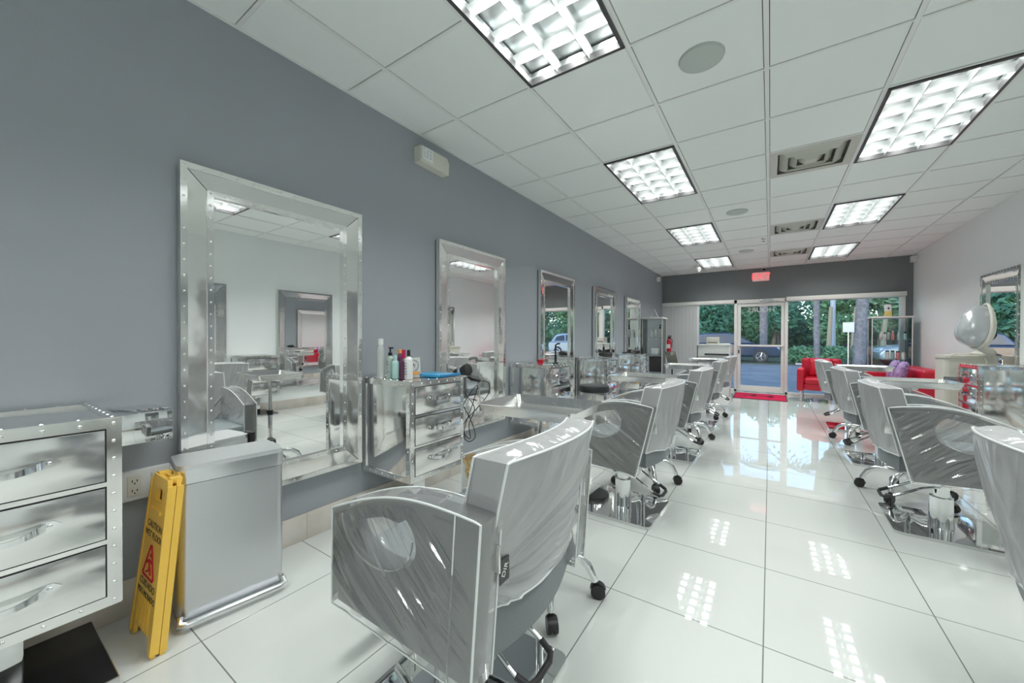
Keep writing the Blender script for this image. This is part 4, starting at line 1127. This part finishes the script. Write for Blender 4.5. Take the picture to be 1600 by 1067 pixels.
where = ['far left end of the tree line', 'second from the left end of the tree line', 'third from the left end of the tree line', 'seen through the left pane', 'behind the left pane edge', 'seen through the glass door', 'behind the first palm', 'behind the lamp post', 'seen past the thick palm', 'third from the right end of the tree line', 'second from the right end of the tree line', 'far right end of the tree line']
for k, x in enumerate(xs):
    kd = [0, 1, 0, 0, 1, 0, 1, 2, 2, 1, 0, 1][k]
    tree(f'{tdesc[kd]} leafy tree {where[k]}', x + rng.uniform(-.4, .4), rng.uniform(36, 42), rng.uniform(5.2, 6.6), 2.6, kd, 100 + k)
for k, (x, y, w_, lab) in enumerate(((1.3, 23.6, .75, 'low green shrub at the left of the hedge island'), (2.2, 23.7, .75, 'low green shrub before the first palm trunk'), (2.75, 24.9, .6, 'low green shrub beside the thick palm'), (4.6, 27.0, .8, 'low green shrub beyond the silver car'), (6.6, 27.2, .8, 'low green shrub at the right end of the island'))):
    rg = random.Random(k + 40)
    o = thing('shrub', lab, 'shrub', (x, y, -.03), 0, 'low shrubs on the parking island')
    mb = MB(); leaves(mb, (0, 0, .42), (w_, .5, .45), 700, .10, rg); mb.build('foliage', LEAF[1], o, smooth=False, flip=False)
    MB().tube([(0, 0, 0), (.02, 0, .4)], .03, 6).build('stem', BARK, o)
rg = random.Random(77)
mb = MB()
for k in range(26): leaves(mb, (-20 + k * 2.0, 30 + rg.uniform(-.3, .3), .35), (1.2, .4, .42), 150, .12, rg)
hg = tag(mb.build('hedge', LEAF[0], smooth=False, flip=False), 'long dark clipped hedge behind the parking island', 'hedge'); hg['kind'] = 'stuff'
rg = random.Random(91)
mb = MB()
for k in range(34): leaves(mb, (-24 + k * 2.0, 55 + rg.uniform(-.5, .5), 1.7 + rg.uniform(-.2, .5)), (1.7, .8, 1.9), 420, .32, rg)
o = tag(mb.build('undergrowth', LEAF[0], smooth=False, flip=False), 'dense dark undergrowth filling in below the rear tree line', 'undergrowth'); o['kind'] = 'stuff'
PALMB = mat('palm_bark', srgb(140, 140, 146), .9, var=(7, srgb(112, 112, 118)))
def palm(lab, x, y, r0, r1, h, lean):
    o = thing('palm_tree', lab, 'palm', (x, y, -.05), 0, 'palms by the parking island')
    pts = [(lean * (k / 10) ** 1.5, 0, h * k / 10) for k in range(11)]
    MB().tube(pts, [r0 + (r1 - r0) * k / 10 + (.015 if k % 2 else 0) for k in range(11)], 12).build('trunk', PALMB, o)
    mb = MB(); rg = random.Random(int(x * 10))
    for k in range(14):
        a = 2 * PI * k / 14; d = Vector((math.cos(a), math.sin(a), 0)); L = 1.9
        for j in range(9):
            u = j / 9; p = Vector(pts[-1]) + d * L * u + Vector((0, 0, .8 * u - 1.7 * u * u)); e = Vector((-d.y, d.x, -.5)); e2 = Vector((d.y, -d.x, -.5))
            for ee in (e, e2): mb.add([p, p + d * .12, p + ee * .45 * (1 - .5 * u) + d * .25], [(0, 1, 2)])
    mb.build('fronds', LEAF[1], o, smooth=False, flip=False)
palm('slim pale palm trunk on the parking island', 1.86, 23.4, .12, .13, 5.2, -.05)
palm('thick palm trunk beside the silver car', 3.36, 23.2, .24, .19, 5.6, .25)
palm('palm trunk behind the dark car', -.33, 27.5, .20, .22, 6.5, 0)
lp = thing('lamp_post', 'pale steel lamp post beyond the hedge', 'lamp post', (3.55, 34.0, -.05))
MB().cyl((0, 0, 0), (0, 0, 8), .17, .12).build('post', mat('pale_steel', srgb(176, 190, 206), .5), lp)
MB().box(-.2, 1.0, -.1, .1, 7.9, 8.05, .03).build('lamp_head', WHITEP, lp)
sgn_ = thing('parking_sign', 'small white parking sign on a thin post', 'sign', (2.95, 23.0, -.05))
MB().cyl((0, 0, 0), (0, 0, 1.95), .025).build('post', ALU, sgn_)
MB().box(-.2, .2, -.04, -.025, 1.55, 2.0, .01).build('plate', WHITEP, sgn_)
rng2 = random.Random(5)
for k in range(7):
    x = 2.4 + k * .95
    tree_lab = ['bare pale trunk left of the lamp post', 'bare pale trunk just right of the lamp post', 'bare pale trunk behind the parking sign', 'bare pale trunk midway to the thick palm', 'bare pale trunk left of the thick palm', 'bare pale trunk right of the thick palm', 'bare pale trunk behind the right glass case'][k]
    tag(MB().tube([(0, 0, 0), (rng2.uniform(-.1, .1), 0, 1.5), (rng2.uniform(-.2, .2), 0, 3.4)], [.16, .13, .1], 8).build('bare_trunk', mat('pale_bark%d' % k, srgb(168, 160, 140), .9)), tree_lab, 'tree trunk', 'pale trunks beyond the hedge').location = (x * 1.35, 33 + rng2.uniform(-.6, .6), -.05)  # plain tree trunks, modelled without crowns

def car(name, lab, loc, rz, paint):
    o = thing(name, lab, 'car', loc, rz)
    L = 4.5
    body = [(-2.2, .45), (-2.22, .75), (-2.15, 1.0), (.55, 1.02), (1.45, .95), (2.05, .82), (2.22, .62), (2.2, .32), (-2.15, .30)]
    f = lambda a, b, t: (a, t, b)
    bm_ = MB().prism(body, f, -.88, .88)
    ob = bm_.build('body', paint, o, angle=25)
    bv = ob.modifiers.new('round', 'BEVEL'); bv.width = .09; bv.segments = 3
    roof = [(-2.05, 1.0), (-1.75, 1.45), (-1.4, 1.56), (-.2, 1.58), (.25, 1.5), (1.05, 1.0)]
    n = len(roof)
    vs = [(a, s * (.80 - .16 * max(0, (b - 1.0)) / .58), b) for s in (-1, 1) for a, b in roof]
    mb = MB().add(vs, [tuple(range(n)), tuple(range(n, 2 * n))[::-1]] + [(k, n + k, n + (k + 1) % n, (k + 1) % n) for k in range(n)])
    ob = mb.build('cabin', paint, o, angle=25); bv = ob.modifiers.new('round', 'BEVEL'); bv.width = .05; bv.segments = 2
    G = mat('car_glass', (.03, .04, .05, 1), .03, spec=.8)
    for s in (-1, 1):
        for P_ in ([(-1.75, 1.06), (-1.6, 1.36), (-1.0, 1.46), (-.9, 1.06)], [(-.82, 1.06), (-.9, 1.46), (-.2, 1.48), (-.05, 1.06)], [(.02, 1.06), (-.12, 1.48), (.2, 1.43), (.8, 1.06)]):
            MB().prism(P_, lambda a, b, t: (a, s * (.805 - .16 * (b - 1.0) / .58 + t), b), -.01, .008).build('side_window', G, o, smooth=False)
        for xw in (-1.4, 1.35):
            w = MB().lathe([(0, .11), (.2, .11), (.31, .12), (.345, .08), (.345, -.08), (.31, -.12), (0, -.1)], (xw, s * .80, .345), 24, Matrix.Rotation(PI / 2, 4, 'X')).build('wheel', RUBBER, o)
            mb = MB()
            for k in range(5):
                a = 2 * PI * k / 5; mb.tube([(xw, s * .925, .345), (xw + .2 * math.cos(a), s * .925, .345 + .2 * math.sin(a))], .03, 6)
            mb.tube([(xw + .2 * math.cos(2 * PI * k / 20), s * .92, .345 + .2 * math.sin(2 * PI * k / 20)) for k in range(20)], .02, 6, closed=True)
            mb.build('hub_cap', STEELS, w)
        MB().box(1.95, 2.15, s * .62 - .14, s * .62 + .14, .66, .80, .03).build('headlight', mat('headlight', (.8, .82, .85, 1), .1), o)
        MB().box(-2.215, -2.1, s * .68 - .1, s * .68 + .1, .78, .98, .03).build('taillight', REDL, o)
    MB().add([(1.02, -.70, 1.03), (1.02, .70, 1.03), (.28, .63, 1.5), (.28, -.63, 1.5)], [(0, 1, 2, 3)]).add([(1.03, -.70, 1.035), (1.03, .70, 1.035), (.29, .63, 1.505), (.29, -.63, 1.505)], [(0, 1, 2, 3)]).build('windshield', G, o, smooth=False)
    return o
car('sport_utility_car', 'dark blue sport utility car seen through the glass door', (-1.75, 24.4, -.06), 0, mat('navy_paint', srgb(52, 68, 94), .2, .3, coat=.6))
car('silver_car', 'silver car seen through the right glass case', (6.05, 23.9, -.03), PI + .12, mat('silver_paint', srgb(176, 188, 200), .25, .5, coat=.5))
